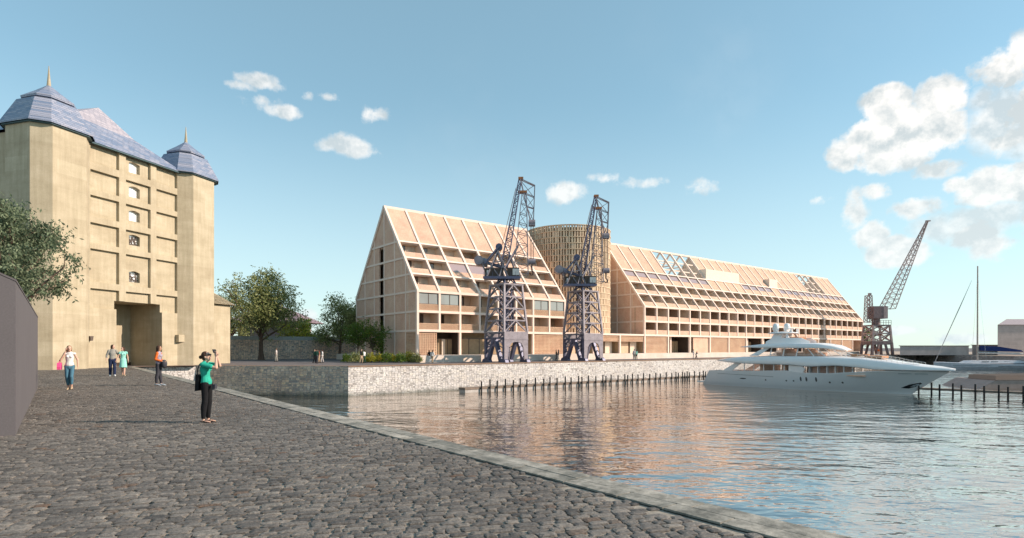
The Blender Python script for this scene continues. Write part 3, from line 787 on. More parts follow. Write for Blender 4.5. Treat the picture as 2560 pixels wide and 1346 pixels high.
bk.build('slotted_screen', MAT['screen'], tw)
# ---------------------------------------------------------------- tan gate building (plain rendered granary)
FO = cw(-36.3, 49.1)                       # facade origin
WD = (cw(.285, .9585)).normalized()        # along the facade
ND = Vector((WD.y, -WD.x, 0))              # outward
def fp(t, d, z=0): return FO + WD * t + ND * d + Vector((0, 0, z))
rz = math.atan2(WD.y, WD.x)
gb = empty('gate_building', FO, rz, label='tall tan rendered gate building with blue slate corner turrets and central archway', cat='building')
# local frame: x along facade, y = -outward
m = M('tan_render', (.60, .49, .30), .9)
v = m.wallcoord((1, 1)); cx = m.coord()
mp = m.n('ShaderNodeMapping'); mp.inputs['Scale'].default_value = (3.0, 3.0, .25); m.l(cx, mp.inputs[0])
mq = m.n('ShaderNodeMapping'); mq.inputs['Scale'].default_value = (.5, .5, 1.1); m.l(cx, mq.inputs[0])
n1 = m.noise(1.2, 5, .65, mp.outputs[0]); n2 = m.noise(.7, 6, .65, mq.outputs[0]); n3 = m.noise(14, 5, .7)
c = m.ramp(n2.outputs[0], [(.28, (.36, .305, .215)), (.5, (.43, .37, .265)), (.72, (.50, .435, .325))])
c = m.mix(.55, c, m.ramp(n1.outputs[0], [(.3, (.40, .39, .36)), (.7, (.6, .6, .6))]), 'OVERLAY')
c = m.mix(.4, c, m.ramp(n3.outputs[0], [(.3, (.38, .38, .38)), (.7, (.62, .62, .62))]), 'OVERLAY')
br = m.n('ShaderNodeTexBrick'); m.l(v, br.inputs['Vector']); br.inputs['Scale'].default_value = 1; br.inputs['Brick Width'].default_value = 2.6; br.inputs['Row Height'].default_value = 1.12; br.inputs['Mortar Size'].default_value = .006
br.inputs['Color1'].default_value = (.47, .46, .45, 1); br.inputs['Color2'].default_value = (.54, .54, .54, 1); br.inputs['Mortar'].default_value = (.42, .42, .42, 1)
c = m.mix(.8, c, br.outputs['Color'], 'OVERLAY')
m.color(c); m.bump(m.math('ADD', n3.outputs[0], n1.outputs[0]), .25, .02)
MAT['tan'] = m.m
m = M('blue_slate', (.20, .26, .36), .42, 0, .6)
cs = m.coord(); sx_ = m.n('ShaderNodeSeparateXYZ'); m.l(cs, sx_.inputs[0]); cm = m.n('ShaderNodeCombineXYZ'); m.l(m.math('ADD', sx_.outputs[0], sx_.outputs[1]), cm.inputs[0]); m.l(sx_.outputs[2], cm.inputs[1])
br = m.n('ShaderNodeTexBrick'); m.l(cm.outputs[0], br.inputs['Vector']); br.inputs['Scale'].default_value = 1; br.inputs['Brick Width'].default_value = .55; br.inputs['Row Height'].default_value = .17; br.inputs['Mortar Size'].default_value = .012
br.inputs['Color1'].default_value = (.15, .20, .30, 1); br.inputs['Color2'].default_value = (.31, .32, .39, 1); br.inputs['Mortar'].default_value = (.07, .09, .14, 1)
m.color(br.outputs['Color']); m.bump(m.math('SUBTRACT', 1.0, br.outputs['Fac']), .5, .03)
MAT['slate'] = m.m
MAT['eave'] = plain('dark_teal_eave', (.06, .11, .13), .6)
ZE = 19.4
XL, XR = .40, 9.62                       # facade between the towers
wins = [(17.97, 18.98), (15.72, 16.73), (13.5, 14.49), (11.25, 12.24), (7.83, 8.86)]
WX0, WX1 = 4.39, 5.5
rows = [(17.72, 19.55), (15.4, 17.1), (13.1, 14.9), (10.8, 12.55), (7.45, 10.3), (5.98, 6.88)]
cols = [(.57, 3.21), (3.87, 6.42), (7.05, 9.58)]
RD = .27                                 # recess depth of the blind panels
GX0, GX1, GZ = 2.94, 7.67, 5.97
DEP = 1.1
# wall = layered boxes: a deep plane (y RD..) with pilaster grid in front
xs = sorted({XL, XR + .2, GX0, GX1, WX0, WX1}); 
def cells(mb, x0, x1, z0, z1, y0, y1, holes):
    """box wall with rectangular holes, built from non-overlapping blocks"""
    X = sorted({x0, x1} | {h for hh in holes for h in hh[:2] if x0 < h < x1}); Z = sorted({z0, z1} | {h for hh in holes for h in hh[2:] if z0 < h < z1})
    for a, b in zip(X, X[1:]):
        st = None
        for c_, d_ in zip(Z, Z[1:]):
            mx, mz = (a + b) / 2, (c_ + d_) / 2
            hole = any(h[0] < mx < h[1] and h[2] < mz < h[3] for h in holes)
            if hole:
                if st is not None: mb.box(a, b, y0, y1, st, c_); st = None
            elif st is None: st = c_
        if st is not None: mb.box(a, b, y0, y1, st, z1)
wl = MB()
hw_ = [(WX0, WX1, a, b) for a, b in wins] + [(GX0, GX1, -1, GZ)]
cells(wl, XL, XR + .3, -.5, ZE, RD, RD + DEP, hw_)
# shallow arched heads
for a, b in wins:
    for s_ in (0, 1):
        pts = [(WX0, b), (WX0, b - .13)] + [(WX0 + (WX1 - WX0) / 2 * q, b - .13 * (1 - math.sin(q * math.pi / 2) ** 1.2)) for q in (.2, .4, .6, .8, 1)]
        if s_: pts = [(WX0 + WX1 - x, z) for x, z in pts]
        wl.prism([(x, RD + .003, z + .003) for x, z in pts], (0, DEP - .006, 0))
pan = [(c0, c1, a, b) for (c0, c1) in cols for (a, b) in rows[:5]] + [(c0, c1, 5.2, 6.88) for c0, c1 in cols]
pan = [p for p in pan]
cells(wl, XL, XR + .3, -.5, ZE, 0, RD, pan + [(GX0, GX1, -1, GZ)])
# gate passage
wl.box(GX0 - .6, GX0, RD + DEP, 4.0, -.5, GZ + .5); wl.box(GX1, GX1 + .6, RD + DEP, 4.0, -.5, GZ + .5); wl.box(GX0, GX1, RD + DEP, 4.0, GZ, GZ + .5)
wl.box(GX0 - .6, GX1 + .6, 4.0, 4.4, -.5, GZ + .5)
fa = wl.build('facade_wall', MAT['tan'], gb)
MAT['mirror'] = glassmat('pale_reflecting_glass', (1, 1, 1), .2, 1.0); MAT['mirror'].node_tree.nodes['Principled BSDF'].inputs['Metallic'].default_value = .35
for wi, (a, b) in enumerate(wins):
    w_ = MB().box(WX0 - .01, WX1 + .01, .60, .63, a - .01, b - .01).build('window', MAT['mirror'], gb)
    if wi > 2:
        o = MB(); rq = random.Random(wi)
        for q in range(9):
            x0, x1 = WX0 + rq.random() * 1.1, WX0 + rq.random() * 1.1; o.beam((x0, .57, a + .02), (x1, .57, b - .15), .045)
        for q in range(4): z = a + .12 + q * .22; o.beam((WX0 + .02, .56, z), (WX1 - .02, .56, z + rq.uniform(-.15, .15)), .04)
        g2 = o.build('lattice', MAT['winframe'], gb); g2.parent = w_
MB().box(GX0 + .01, GX1 - .01, 3.93, 3.999, -.1, .32).build('skirting', MAT['dark'], gb)
# small corbels and the downpipe
o = MB(); o.beam((.34, -.07, 2.3), (.34, -.07, 5.3), .07, .07); o.beam((.34, -.07, 5.3), (.34, -.07, 19.0), .07, .07); o.build('downpipe', MAT['eave'], gb)
MB().prism([(.3, -.32, 2.75), (.62, -.32, 2.75), (.54, -.32, 2.35), (.36, -.32, 2.35)], (0, .3, 0)).build('hopper', MAT['winframe'], gb)
MB().box(9.2, 9.9, -.45, -.02, 2.35, 3.05).build('wall_box', MAT['tan'], gb)
# towers: square with chamfered corners, centre offset behind the facade
def turret(xc, parent):
    yc = 1.35; a = 1.35; b = 2.35
    octo = [(-a, -b), (a, -b), (b, -a), (b, a), (a, b), (-a, b), (-b, a), (-b, -a)]
    def ring(k, z, add=0): return [(xc + (x + (add if x > 0 else -add)) * k, yc + (y + (add if y > 0 else -add)) * k, z) for x, y in octo]
    MB().prism(ring(1, -.5), (0, 0, ZE + .5 - .05)).build('tower_wall', MAT['tan'], parent)
    MB().prism(ring(1, ZE - .048, .18), (0, 0, .1)).build('eave', MAT['eave'], parent)
    r = MB(); r.grid([ring(1, ZE + .05, .30), ring(1, ZE + .14, .31), ring(.755, 21.62)], close=True); r.f.append(tuple(range(16, 24)))
    rf = r.build('turret_roof', MAT['slate'], parent)
    n_ = MB(); n_.prism(ring(.56, 21.6), (0, 0, .28)); n_.build('roof_neck', MAT['eave'], parent)
    r = MB(); r.grid([ring(.655, 21.84), ring(.665, 22.0), ring(.33, 22.68), ring(.03, 23.35)], close=True); r.f.append(tuple(range(0, 8))[::-1]); r.f.append(tuple(range(24, 32)))
    r.build('turret_cap', MAT['slate'], parent)
    MB().lathe([(.14, 23.1), (.16, 23.25), (.10, 23.9), (.02, 24.95)], (xc, yc, 0), 8).build('spire', MAT['tan'], parent)
turret(-1.88, gb); turret(11.8, gb)
# body behind
o = MB(); 
o.box(-3.3, -2.9, 3.6, 18, -.5, ZE - .1); o.box(12.9, 13.3, 3.6, 18, -.5, ZE - .1); o.box(-2.9, 12.9, 17.6, 18, -.5, ZE - .1)
o.build('side_wall', MAT['tan'], gb)
o = MB()
for k in range(5): o.box(-3.36, -3.3, 5.2, 8.2, 4 + k * 3.2, 5.9 + k * 3.2)
o.build('blind_panel', MAT['core'], gb)
# roof: front skirt, then steeper cross roof with ridge running back
R_ = MB()
e0 = [(-.2, -.35, ZE), (10.1, -.35, ZE), (13.5, 1.5, ZE), (13.5, 18.2, ZE), (-3.6, 18.2, ZE), (-3.6, 1.5, ZE)]
i0 = [(-.2, 1.5, 21.75), (6.0, 1.5, 21.55), (9.2, 5.5, 21.55), (9.2, 18.2, 21.55), (-.2, 18.2, 21.75), (-1.0, 3, 21.75)]
R_.add(e0 + i0, [(i, (i + 1) % 6, (i + 1) % 6 + 6, i + 6) for i in range(6)])
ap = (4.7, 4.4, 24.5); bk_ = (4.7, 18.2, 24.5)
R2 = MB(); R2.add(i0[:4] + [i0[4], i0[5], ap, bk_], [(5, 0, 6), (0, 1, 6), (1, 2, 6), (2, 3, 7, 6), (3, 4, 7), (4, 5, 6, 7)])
R_.build('skirt_roof', MAT['slate'], gb, weld=True)
MAT['slate_sunlit'] = MAT['slate'].copy(); bq = [q for q in MAT['slate_sunlit'].node_tree.nodes if q.type == 'TEX_BRICK'][0]; bq.inputs['Color1'].default_value = (.36, .33, .37, 1); bq.inputs['Color2'].default_value = (.52, .46, .48, 1)  # paler pinkish copy: sunlight on the upper roof is put into its colour
R2.build('main_roof', MAT['slate_sunlit'], gb, weld=True)
MB().box(XL + .1, 9.6, -.3, .0, ZE - .12, ZE - .002).build('eave', MAT['eave'], gb)
# annexe to the right of the right turret with sloped tops
o = MB(); o.prism([(14.15, 1.0, -.5), (17.6, 1.0, -.5), (17.6, 1.0, 6.55), (14.15, 1.0, 6.55)], (0, 6, 0)); o.build('annexe', MAT['tan'], gb)
o = MB(); o.prism([(14.15, .6, 6.62), (18.0, .6, 6.62), (16.2, 3.2, 8.5), (14.15, 3.2, 8.5)], (0, 3.4, .0)); 
o.add([(14.15, .6, 6.62), (18.0, .6, 6.62), (16.4, 3.2, 8.5), (14.15, 3.2, 8.5)], [(0, 1, 2, 3)])
o.build('annexe_roof', MAT['tan'], gb)
o = MB(); o.prism([(14.15, 2.4, 8.5), (15.9, 2.4, 9.1), (14.9, 2.4, 10.2), (14.15, 2.4, 10.9)], (0, 3, 0)); o.build('gablet', MAT['tan'], gb)
# ---------------------------------------------------------------- dark grey house at the left edge
gh = empty('grey_house', (-.64, 15.3, 0), label='plain dark grey pitched-roof house at the left edge of the cobbles', cat='house')
MAT['greyh'] = plain('dark_grey_render', (.115, .105, .11), .9, amt=.05, scale=.8)
MB().prism([(0, 0, -.1), (0, 0, 3.08), (-2.6, 0, 4.4), (-5.2, 0, 3.08), (-5.2, 0, -.1)], (0, 17.8, 0)).build('walls', MAT['greyh'], gh)
o = MB(); o.prism([(.012, -.01, 3.082), (.012, -.01, 3.12), (-2.6, -.01, 4.46), (-2.6, -.01, 4.405)], (0, 17.82, 0)); o.prism([(-2.6, -.01, 4.46), (-5.25, -.01, 3.12), (-5.25, -.01, 3.08), (-2.6, -.01, 4.405)], (0, 17.82, 0)); o.build('roof', MAT['greyh'], gh)
# pavilion house with hipped purple roof behind the square
P = at(690, 108); ph = empty('pavilion_house', P, FWD - R(90), label='low house with wide hipped purple-brown roof behind the garden trees', cat='house')
MAT['purple'] = plain('purple_tile', (.23, .17, .19), .8); 
MB().box(-5.2, 5.2, -4, 4, 0, 6.4).build('walls', plain('mauve_wall', (.33, .27, .28), .85), ph)
MB().prism([(-7.2, -5.6, 6.35), (7.2, -5.6, 6.35), (7.2, 5.6, 6.35), (-7.2, 5.6, 6.35)], (0, 0, .12)).build('eave', MAT['purple'], ph)
o = MB(); o.add([(-7.2, -5.6, 6.472), (7.2, -5.6, 6.472), (7.2, 5.6, 6.472), (-7.2, 5.6, 6.472), (-1, 0, 9.6), (1, 0, 9.6)], [(0, 1, 5, 4), (1, 2, 5), (2, 3, 4, 5), (3, 0, 4), (3, 2, 1, 0)]); o.build('roof', MAT['purple'], ph)
MB().box(5.2, 9.0, -3, 3, 0, 4.2).build('side_wing', MAT['purple'], ph)
# far sheds on the right
MAT['shed'] = brick_mat('mauve_cladding', (.50, .41, .38), (.46, .38, .35), (.42, .34, .32), 4, .5, .02, .1)
def shed(px0, px1, Y, dep, h, label, ridge=0):
    p = at(px0, Y); w = (px1 - px0) / 1448 * Y; o = empty('warehouse', p, FWD - R(90), label=label, cat='warehouse', group='warehouses beyond the right basin')
    kx = (px0 - 1280) / 1448; k1 = (px1 - 1280) / 1448
    MB().prism([(0, 0, 0), (w, 0, 0), (w + k1 * dep, dep, 0), (kx * dep, dep, 0)], (0, 0, h)).build('walls', MAT['shed'], o)
    if ridge: MB().add([(-.1, -.2, h + .002), (w, -.2, h + .002), (w + k1 * dep, dep, h + .002), (kx * dep, dep, h + .002), (kx * dep / 2 + 2.2, dep / 2, h + ridge), (w + k1 * dep / 2, dep / 2, h + ridge)], [(0, 1, 5, 4), (1, 2, 5), (2, 3, 4, 5), (3, 0, 4)]).build('roof', plain('mauve_roof', (.36, .30, .31), .7), o)
    else: MB().box(-.1, w + .1, -.1, .3, h + .002, h + .16).build('roof_edge', MAT['tan'], o)
shed(2250, 2422, 138, 12, 2.15, 'long low flat mauve warehouse behind the sailing yacht bow')
shed(2430, 2494, 142, 12, 2.35, 'small flat shed end beside the yacht mast')
shed(2494, 2760, 134, 16, 7.1, 'tall mauve pitched-roof warehouse at the right edge', 1.7)
# ---------------------------------------------------------------- cranes
m = M('crane_steel', (.34, .33, .40), .5, 0, .4); m.color(blotch(m, (.27, .235, .26), .22, 1.5, 12, .12)); MAT['steel'] = m.m
m = M('crane_steel_dark', (.17, .18, .27), .5, .25, .5); m.color(blotch(m, (.10, .105, .17), .2, 1.5, 12, .12)); MAT['steel_dark'] = m.m
MAT['rust'] = plain('rusty_steel', (.42, .17, .08), .8, amt=.4, scale=3)
MAT['cabbrown'] = plain('cab_brown', (.07, .05, .04), .6, amt=.3)
MAT['cabwhite'] = plain('cab_white', (.6, .6, .58), .5)
MAT['rope'] = plain('steel_rope', (.10, .07, .06), .7)
def lerp(a, b, t): return a + (b - a) * t
def tower_faces(mb, B0, B1, z0, z1, tiers, w=.13, style='A', gus=.28):
    """four-sided tapered lattice. B0,B1 half sizes (x,y) at the foot and head"""
    def cor(t, i):
        hx, hy = lerp(B0[0], B1[0], t), lerp(B0[1], B1[1], t); sx, sy = [(-1, -1), (1, -1), (1, 1), (-1, 1)][i]
        return Vector((sx * hx, sy * hy, lerp(z0, z1, t)))
    for i in range(4): mb.beam(cor(0, i), cor(1, i), w * 1.5)
    for i in range(4):
        j = (i + 1) % 4
        for k in range(tiers + 1):
            t = k / tiers; a, b = cor(t, i), cor(t, j); mb.beam(a, b, w)
            if k < tiers:
                t2 = (k + 1) / tiers; c, d = cor(t2, i), cor(t2, j); mid = (c + d) / 2
                if style == 'A': mb.beam(a, mid, w * .85); mb.beam(b, mid, w * .85)
                elif style == 'X': mb.beam(a, d, w * .8); mb.beam(b, c, w * .8)
                elif style == 'Z': mb.beam(a, d, w * .8) if k % 2 else mb.beam(b, c, w * .8)
                if gus and style == 'A':
                    n = (b - a).normalized(); mb.beam(mid - n * gus, mid + n * gus, w * .8, gus * .9)
def build_crane():
    root = empty('quay_crane', (43.1, 55.95, 0), label='x', cat='crane', group='old lattice cranes on the quay')
    hx, hy = 1.8, 1.95; zp = 2.75
    # lower portal plates front and back with arched opening
    for s, nm in ((-1, 'portal_plate'), (1, 'portal_plate')):
        o = MB(); y0 = s * hy - .09
        arch = [(-hx, 0.25), (-hx, 3.6), (hx, 3.6), (hx, .25), (hx - .5, .25), (hx - .72, 1.85), (hx - 1.05, 2.3), (hx - 1.5, 2.45), (-hx + 1.5, 2.45), (-hx + 1.05, 2.3), (-hx + .72, 1.85), (-hx + .5, .25)]
        o.add([(x, y0, z) for x, z in arch] + [(x, y0 + .18, z) for x, z in arch],
              [(0, 1, 10, 11), (1, 9, 10), (1, 8, 9), (1, 2, 7, 8), (2, 6, 7), (2, 5, 6), (2, 3, 4, 5)] + [tuple(q + 12 for q in f[::-1]) for f in [(0, 1, 10, 11), (1, 9, 10), (1, 8, 9), (1, 2, 7, 8), (2, 6, 7), (2, 5, 6), (2, 3, 4, 5)]] + [(i, i + 12, (i + 1) % 12 + 12, (i + 1) % 12) for i in range(12)])
        o.box(-hx - .02, hx + .02, y0 - .05, y0 - .002, 2.72, 2.8)
        o.beam((hx - .62, y0 - .04, .3), (hx - .86, y0 - .04, 1.9), .08, .06); o.beam((-hx + .62, y0 - .04, .3), (-hx + .86, y0 - .04, 1.9), .08, .06)
        o.build(nm, MAT['steel'], root)
    # A-shaped side legs
    for s in (-1, 1):
        for t in (-1, 1):
            o = MB(); x = s * (hx - .09)
            o.beam((x, t * .12, 2.85), (x, t * (hy - .75), .3), .42, .42); o.beam((x, t * (hy - .14), .2), (x, t * (hy - .14), 2.9), .3, .26)
            for k in range(4):
                za, zb = .5 + k * .6, .8 + k * .6; o.beam((x, t * (hy - .75 - za * .22), za + .3), (x, t * (hy - .2), zb - .3), .09)
            o.build('side_leg', MAT['steel_dark'], root)
    o = MB()
    for s in (-1, 1): o.box(s * hx - .1, s * hx + .1, -hy + .1, hy - .1, 2.8, 3.0)
    o.build('tie_beam', MAT['steel_dark'], root)
    for sx in (-1, 1):
        for sy in (-1, 1):
            o = MB(); cx, cy = sx * (hx - .15), sy * (hy - .3)
            o.prism([(cx - .25, cy - .75, 0.02), (cx - .25, cy + .75, 0.02), (cx - .25, cy + .62, .32), (cx - .25, cy + .25, .48), (cx - .25, cy - .25, .48), (cx - .25, cy - .62, .32)], (.5, 0, 0))
            o.build('bogie', MAT['steel_dark'], root)
    # lattice tower
    o = MB(); tower_faces(o, (hx - .02, hy - .02), (1.35, 1.4), 3.6, 9.3, 4, .15, 'A')
    o.build('lattice_tower', MAT['steel'], root)
    o = MB(); tower_faces(o, (.62, .62), (.5, .5), 2.9, 9.3, 7, .08, 'X', 0); o.beam((0, 0, 2.5), (0, 0, 9.3), .3)
    for k in range(16): o.beam((.2, -.75, 3.0 + k * .4), (.6, -.75, 3.0 + k * .4), .04)
    o.beam((.2, -.75, 2.9), (.2, -.75, 9.3), .06); o.beam((.6, -.75, 2.9), (.6, -.75, 9.3), .06)
    o.build('inner_column', MAT['steel_dark'], root)
    MB().box(-1.5, 1.5, -1.55, 1.55, 9.3, 9.44).build('top_platform', MAT['steel'], root)
    up = MB(); tower_faces(up, (.9, .9), (.6, .6), 9.44, 10.1, 1, .12, 'A', 0); up.build('slewing_ring', MAT['steel_dark'], root)
    # slewing upper works are modelled along x' = camera-right bearing
    a = FWD - R(90); rot = Matrix.Rotation(a, 4, 'Z')
    def T(mb): mb.v = [tuple(rot @ Vector(p)) for p in mb.v]; return mb
    o = MB(); o.box(-2.7, 1.7, -1.1, 1.1, 10.1, 10.24); o.box(-2.75, 1.75, -1.16, -1.1, 10.05, 10.35)
    for q in range(9): o.beam((-2.7 + q * .55, -1.14, 10.25), (-2.7 + q * .55, -1.14, 10.9), .03)
    T(o).build('deck', MAT['steel_dark'], root)
    h = T(MB().box(-2.6, -.3, -.95, .95, 10.24, 11.35)).build('machinery_house', MAT['cabbrown'], root)
    w = T(MB().box(-2.3, -2.1, -1.0, -.953, 10.6, 11.1)).build('window', MAT['cabwhite'], root); w.parent = h
    c_ = T(MB().box(.15, 1.6, -1.05, .2, 10.26, 11.4)).build('driver_cab', MAT['cabbrown'], root)
    w = T(MB().box(.8, 1.62, -1.09, -1.052, 10.5, 11.25)).build('window', MAT['cabwhite'], root); w.parent = c_
    # counterweight with swing arm
    o = MB(); o.tube([(-3.3, -.75, 12.35), (-3.3, .75, 12.35)], .55, 16); o.tube([(-3.35, 0, 12.35), (-2.2, 0, 12.0)], .52, 14)
    T(o).build('counterweight', MAT['steel'], root)
    o = MB()
    for y in (-.35, .35): o.beam((-2.6, y, 11.9), (-.75, y, 14.15), .18, .95, (0, 1, 0)); o.beam((-2.3, y, 12.1), (-.2, y, 11.5), .14, .3)
    o.tube([(-.85, -.5, 14.0), (-.85, .5, 14.0)], .42, 12)
    T(o).build('balance_arm', MAT['steel_dark'], root)
    o = MB()
    for y in (-1.0, 1.0):
        o.beam((-2.3, y, 10.25), (-1.0, y * .6, 13.5), .15); o.beam((-1.0, y * .6, 13.5), (.25, y, 10.3), .2); o.beam((-1.6, y, 12.0), (-.2, y, 12.2), .13)
        o.beam((-.8, y, 10.3), (-1.9, y * .8, 11.9), .12); o.beam((-.8, y, 10.3), (-.3, y * .8, 12.1), .12); o.beam((-.2, y, 11.3), (1.5, y * .5, 14.2), .16)
        o.beam((1.3, y, 10.3), (.5, y * .6, 13.0), .13); o.beam((-2.9, y * .6, 12.2), (-2.3, y, 10.3), .1)
    o.beam((-1, -.6, 13.5), (-1, .6, 13.5), .16); T(o).build('gantry_frame', MAT['steel'], root)
    # jib: rear mast lattice and front swan-neck
    def lat(mb, q0, q1, n, w, cross=True):
        """q0,q1: lists of 4 corner points at foot and head"""
        for i in range(4): mb.beam(q0[i], q1[i], w * 1.3)
        for k in range(n):
            for i in range(4):
                j = (i + 1) % 4
                a_, b_ = Vector(q0[i]).lerp(Vector(q1[i]), k / n), Vector(q0[j]).lerp(Vector(q1[j]), k / n)
                c2, d2 = Vector(q0[i]).lerp(Vector(q1[i]), (k + 1) / n), Vector(q0[j]).lerp(Vector(q1[j]), (k + 1) / n)
                mb.beam(a_, b_, w); mb.beam(a_, d2, w * .8) if (k + i) % 2 else mb.beam(b_, c2, w * .8)
    j1 = MB(); lat(j1, [(-.6, -.75, 11.9), (.15, -.75, 11.5), (.15, .75, 11.5), (-.6, .75, 11.9)], [(1.55, -.3, 22.2), (1.85, -.3, 22.1), (1.85, .3, 22.1), (1.55, .3, 22.2)], 13, .075)
    T(j1).build('mast_lattice', MAT['steel_dark'], root)
    j2 = MB(); lat(j2, [(.9, -.85, 10.9), (2.7, -.85, 10.6), (2.7, .85, 10.6), (.9, .85, 10.9)], [(1.95, -.25, 20.6), (2.5, -.25, 20.3), (2.5, .25, 20.3), (1.95, .25, 20.6)], 8, .065)
    T(j2).build('jib_lattice', MAT['steel'], root)
    j3 = MB(); lat(j3, [(1.75, -.32, 22.3), (3.5, -.28, 21.5), (3.5, .28, 21.5), (1.75, .32, 22.3)], [(2.95, -.16, 17.3), (3.35, -.16, 17.3), (3.35, .16, 17.3), (2.95, .16, 17.3)], 3, .08)
    j3.beam((1.75, 0, 22.4), (3.5, 0, 21.5), .1)
    T(j3).build('jib_head', MAT['steel'], root)
    o = MB(); o.box(1.5, 2.1, -.38, .38, 22.25, 22.5); T(o).build('crown_cap', MAT['rust'], root); o = MB(); o.box(1.45, 2.55, -.36, .36, 20.6, 20.85); T(o).build('sheave_block', MAT['rust'], root)
    o = MB()                                                  # ladder up the back of the mast
    for y in (-.2, .2): o.beam((-.95, y, 12.4), (1.2, y, 21.2), .04)
    for k in range(22): t = k / 22; o.beam((lerp(-.95, 1.2, t), -.2, lerp(12.4, 21.2, t)), (lerp(-.95, 1.2, t), .2, lerp(12.4, 21.2, t)), .035)
    T(o).build('ladder', MAT['rust'], root)
    o = MB(); o.tube([(2.75, 0, 16.95), (3.55, 0, 16.95)], .42, 14); o.box(2.75, 3.55, -.4, .4, 16.6, 16.9); T(o).build('jib_pulley', MAT['steel'], root)
    o = MB()
    for x in (2.95, 3.15, 3.35):
        for y in (-.12, .12): o.tube([(x, y, 16.7), (x, y, 12.5)], .035, 5)
    T(o).build('hoist_rope', MAT['rope'], root)
    o = MB(); o.tube([(2.7, 0, 12.25), (3.6, 0, 12.25)], .36, 14); T(o).build('hook_block', MAT['steel'], root)
    o = MB(); o.tube([(3.15, 0, 11.95), (3.15, 0, 11.2), (3.35, 0, 10.95), (3.3, 0, 10.65), (3.05, 0, 10.6), (2.9, 0, 10.85)], [.1, .09, .12, .12, .09, .04], 8)
    T(o).build('hook', MAT['rope'], root)
    return root
cr = build_crane()
cr['label'] = 'purple-grey lattice quay crane in front of the left gabled block, nearer of the pair'
c2 = copy_tree(cr); c2.location = (56.3, 55.95, 0)
c2['label'] = 'purple-grey lattice quay crane in front of the round slotted tower'
# distant crane with long raised jib
def far_crane():
    root = empty('harbour_crane', (158.6, 56.5, 0), FWD - R(90), label='distant brown crane with one long raised lattice jib at the end of the quay', cat='crane')
    st = plain('brown_steel', (.23, .16, .155), .7, amt=.25); lt = plain('pink_steel', (.42, .31, .29), .7, amt=.2)
    for sx in (-1, 1):
        for sy in (-1, 1):
            o = MB(); o.beam((sx * 2.5, sy * 2.2, 0), (sx * 2.3, sy * 2.1, 3.0), .5); o.beam((sx * 1.4, sy * 2.2, 0), (sx * .8, sy * 2.1, 2.6), .45); o.build('leg', st, root)
    o = MB(); o.box(-2.5, 2.5, -2.3, 2.3, 2.5, 3.3); o.build('portal_beam', st, root)
    o = MB(); tower_faces(o, (2.3, 2.1), (2.0, 1.9), 3.3, 7.2, 2, .28, 'X', 0); o.build('lattice_tower', lt, root)
    o = MB(); o.box(-2.2, 2.2, -2.1, 2.1, 7.2, 7.35)
    for q in range(8): o.beam((-2.2 + q * .63, -2.1, 7.35), (-2.2 + q * .63, -2.1, 8.4), .07)
    for z in (7.9, 8.4): o.beam((-2.2, -2.1, z), (2.2, -2.1, z), .08)
    o.build('platform', st, root)
    MB().tube([(-.2, 0, 7.35), (-.2, 0, 8.9)], .9, 12).build('pivot', st, root)
    MB().box(-1.5, 1.9, -1.3, 1.3, 8.9, 11.9).build('machinery_house', st, root)
    MB().box(.9, 1.92, -1.33, -1.301, 8.9, 11.7).build('side_panel', lt, root)
    o = MB(); q0 = [(1.2, -1.0, 11.6), (4.0, -1.0, 11.3), (4.0, 1.0, 11.3), (1.2, 1.0, 11.6)]; q1 = [(12.3, -.12, 33.0), (12.6, -.12, 32.8), (12.6, .12, 32.8), (12.3, .12, 33.0)]
    n = 18
    for i in range(4): o.beam(q0[i], q1[i], .15)
    for k in range(n):
        for i in range(4):
            j = (i + 1) % 4; L = lambda c, d, t: Vector(c).lerp(Vector(d), t)
            o.beam(L(q0[i], q1[i], k / n), L(q0[j], q1[j], k / n), .08); o.beam(L(q0[i], q1[i], k / n), L(q0[j], q1[j], (k + 1) / n), .08)
    o.build('jib', lt, root)
    MB().box(12.1, 13.2, -.2, .2, 32.85, 33.1).build('jib_tip', lt, root)
    o = MB(); tower_faces(o, (.75, .75), (.55, .55), 8.0, 14.6, 6, .09, 'X', 0); o.v = [(x - 2.0, y, z) for x, y, z in o.v]; o.tube([(-1.7, 0, 14.6), (-1.7, 0, 15.2)], .4, 8); o.build('lattice_mast', lt, root)
far_crane()
# ---------------------------------------------------------------- motor yacht
m = M('yacht_white', (.78, .76, .76), .18, 0, .5); m.set('Coat Weight', .5); m.color(blotch(m, (.90, .85, .82), .02, .6, 8, .02)); MAT['ywhite'] = m.m
m = M('hull_white', (.70, .68, .69), .2, 0, .5); m.set('Coat Weight', .6); m.color(blotch(m, (.90, .85, .82), .03, .4, 6, .02)); MAT['yhull'] = m.m
MAT['teak'] = plain('teak', (.45, .22, .11), .5, amt=.2, scale=3)
MAT['copper'] = plain('warm_interior', (.86, .50, .34), .5)
MAT['black'] = plain('matt_black', (.012, .012, .014), .5)
MAT['chrome'] = plain('polished_steel', (.7, .68, .66), .15, .9, amt=.02)
def interp(tab, x):
    if x <= tab[0][0]: return tab[0][1]
    for (a, p), (b, q) in zip(tab, tab[1:]):
        if x <= b:
            t = (x - a) / (b - a); t = t * t * (3 - 2 * t) * .5 + t * .5; return p + (q - p) * t
    return tab[-1][1]
ya = empty('motor_yacht', (66.8, 42, WATER), R(-90), label='large white motor yacht with twin radar domes moored beside the jetty', cat='yacht')
BM = 2.95
sheer = [(0, 1.8), (.2, 1.92), (.42, 2.1), (.48, 1.93), (.6, 1.93), (.68, 2.1), (.76, 2.3), (1, 2.42)]
def hb(s, k):     # half beam: s along length, k 0 waterline .. 1 sheer
    tap = (1 - max(0, (s - .42) / .58) ** (2.0 + 1.0 * k)); aft = 1 - .12 * max(0, (.2 - s) / .2) ** 2
    return BM * (.80 + .20 * k ** .6) * max(0, tap) * aft
rows_ = []
ns = 44; nk = 12
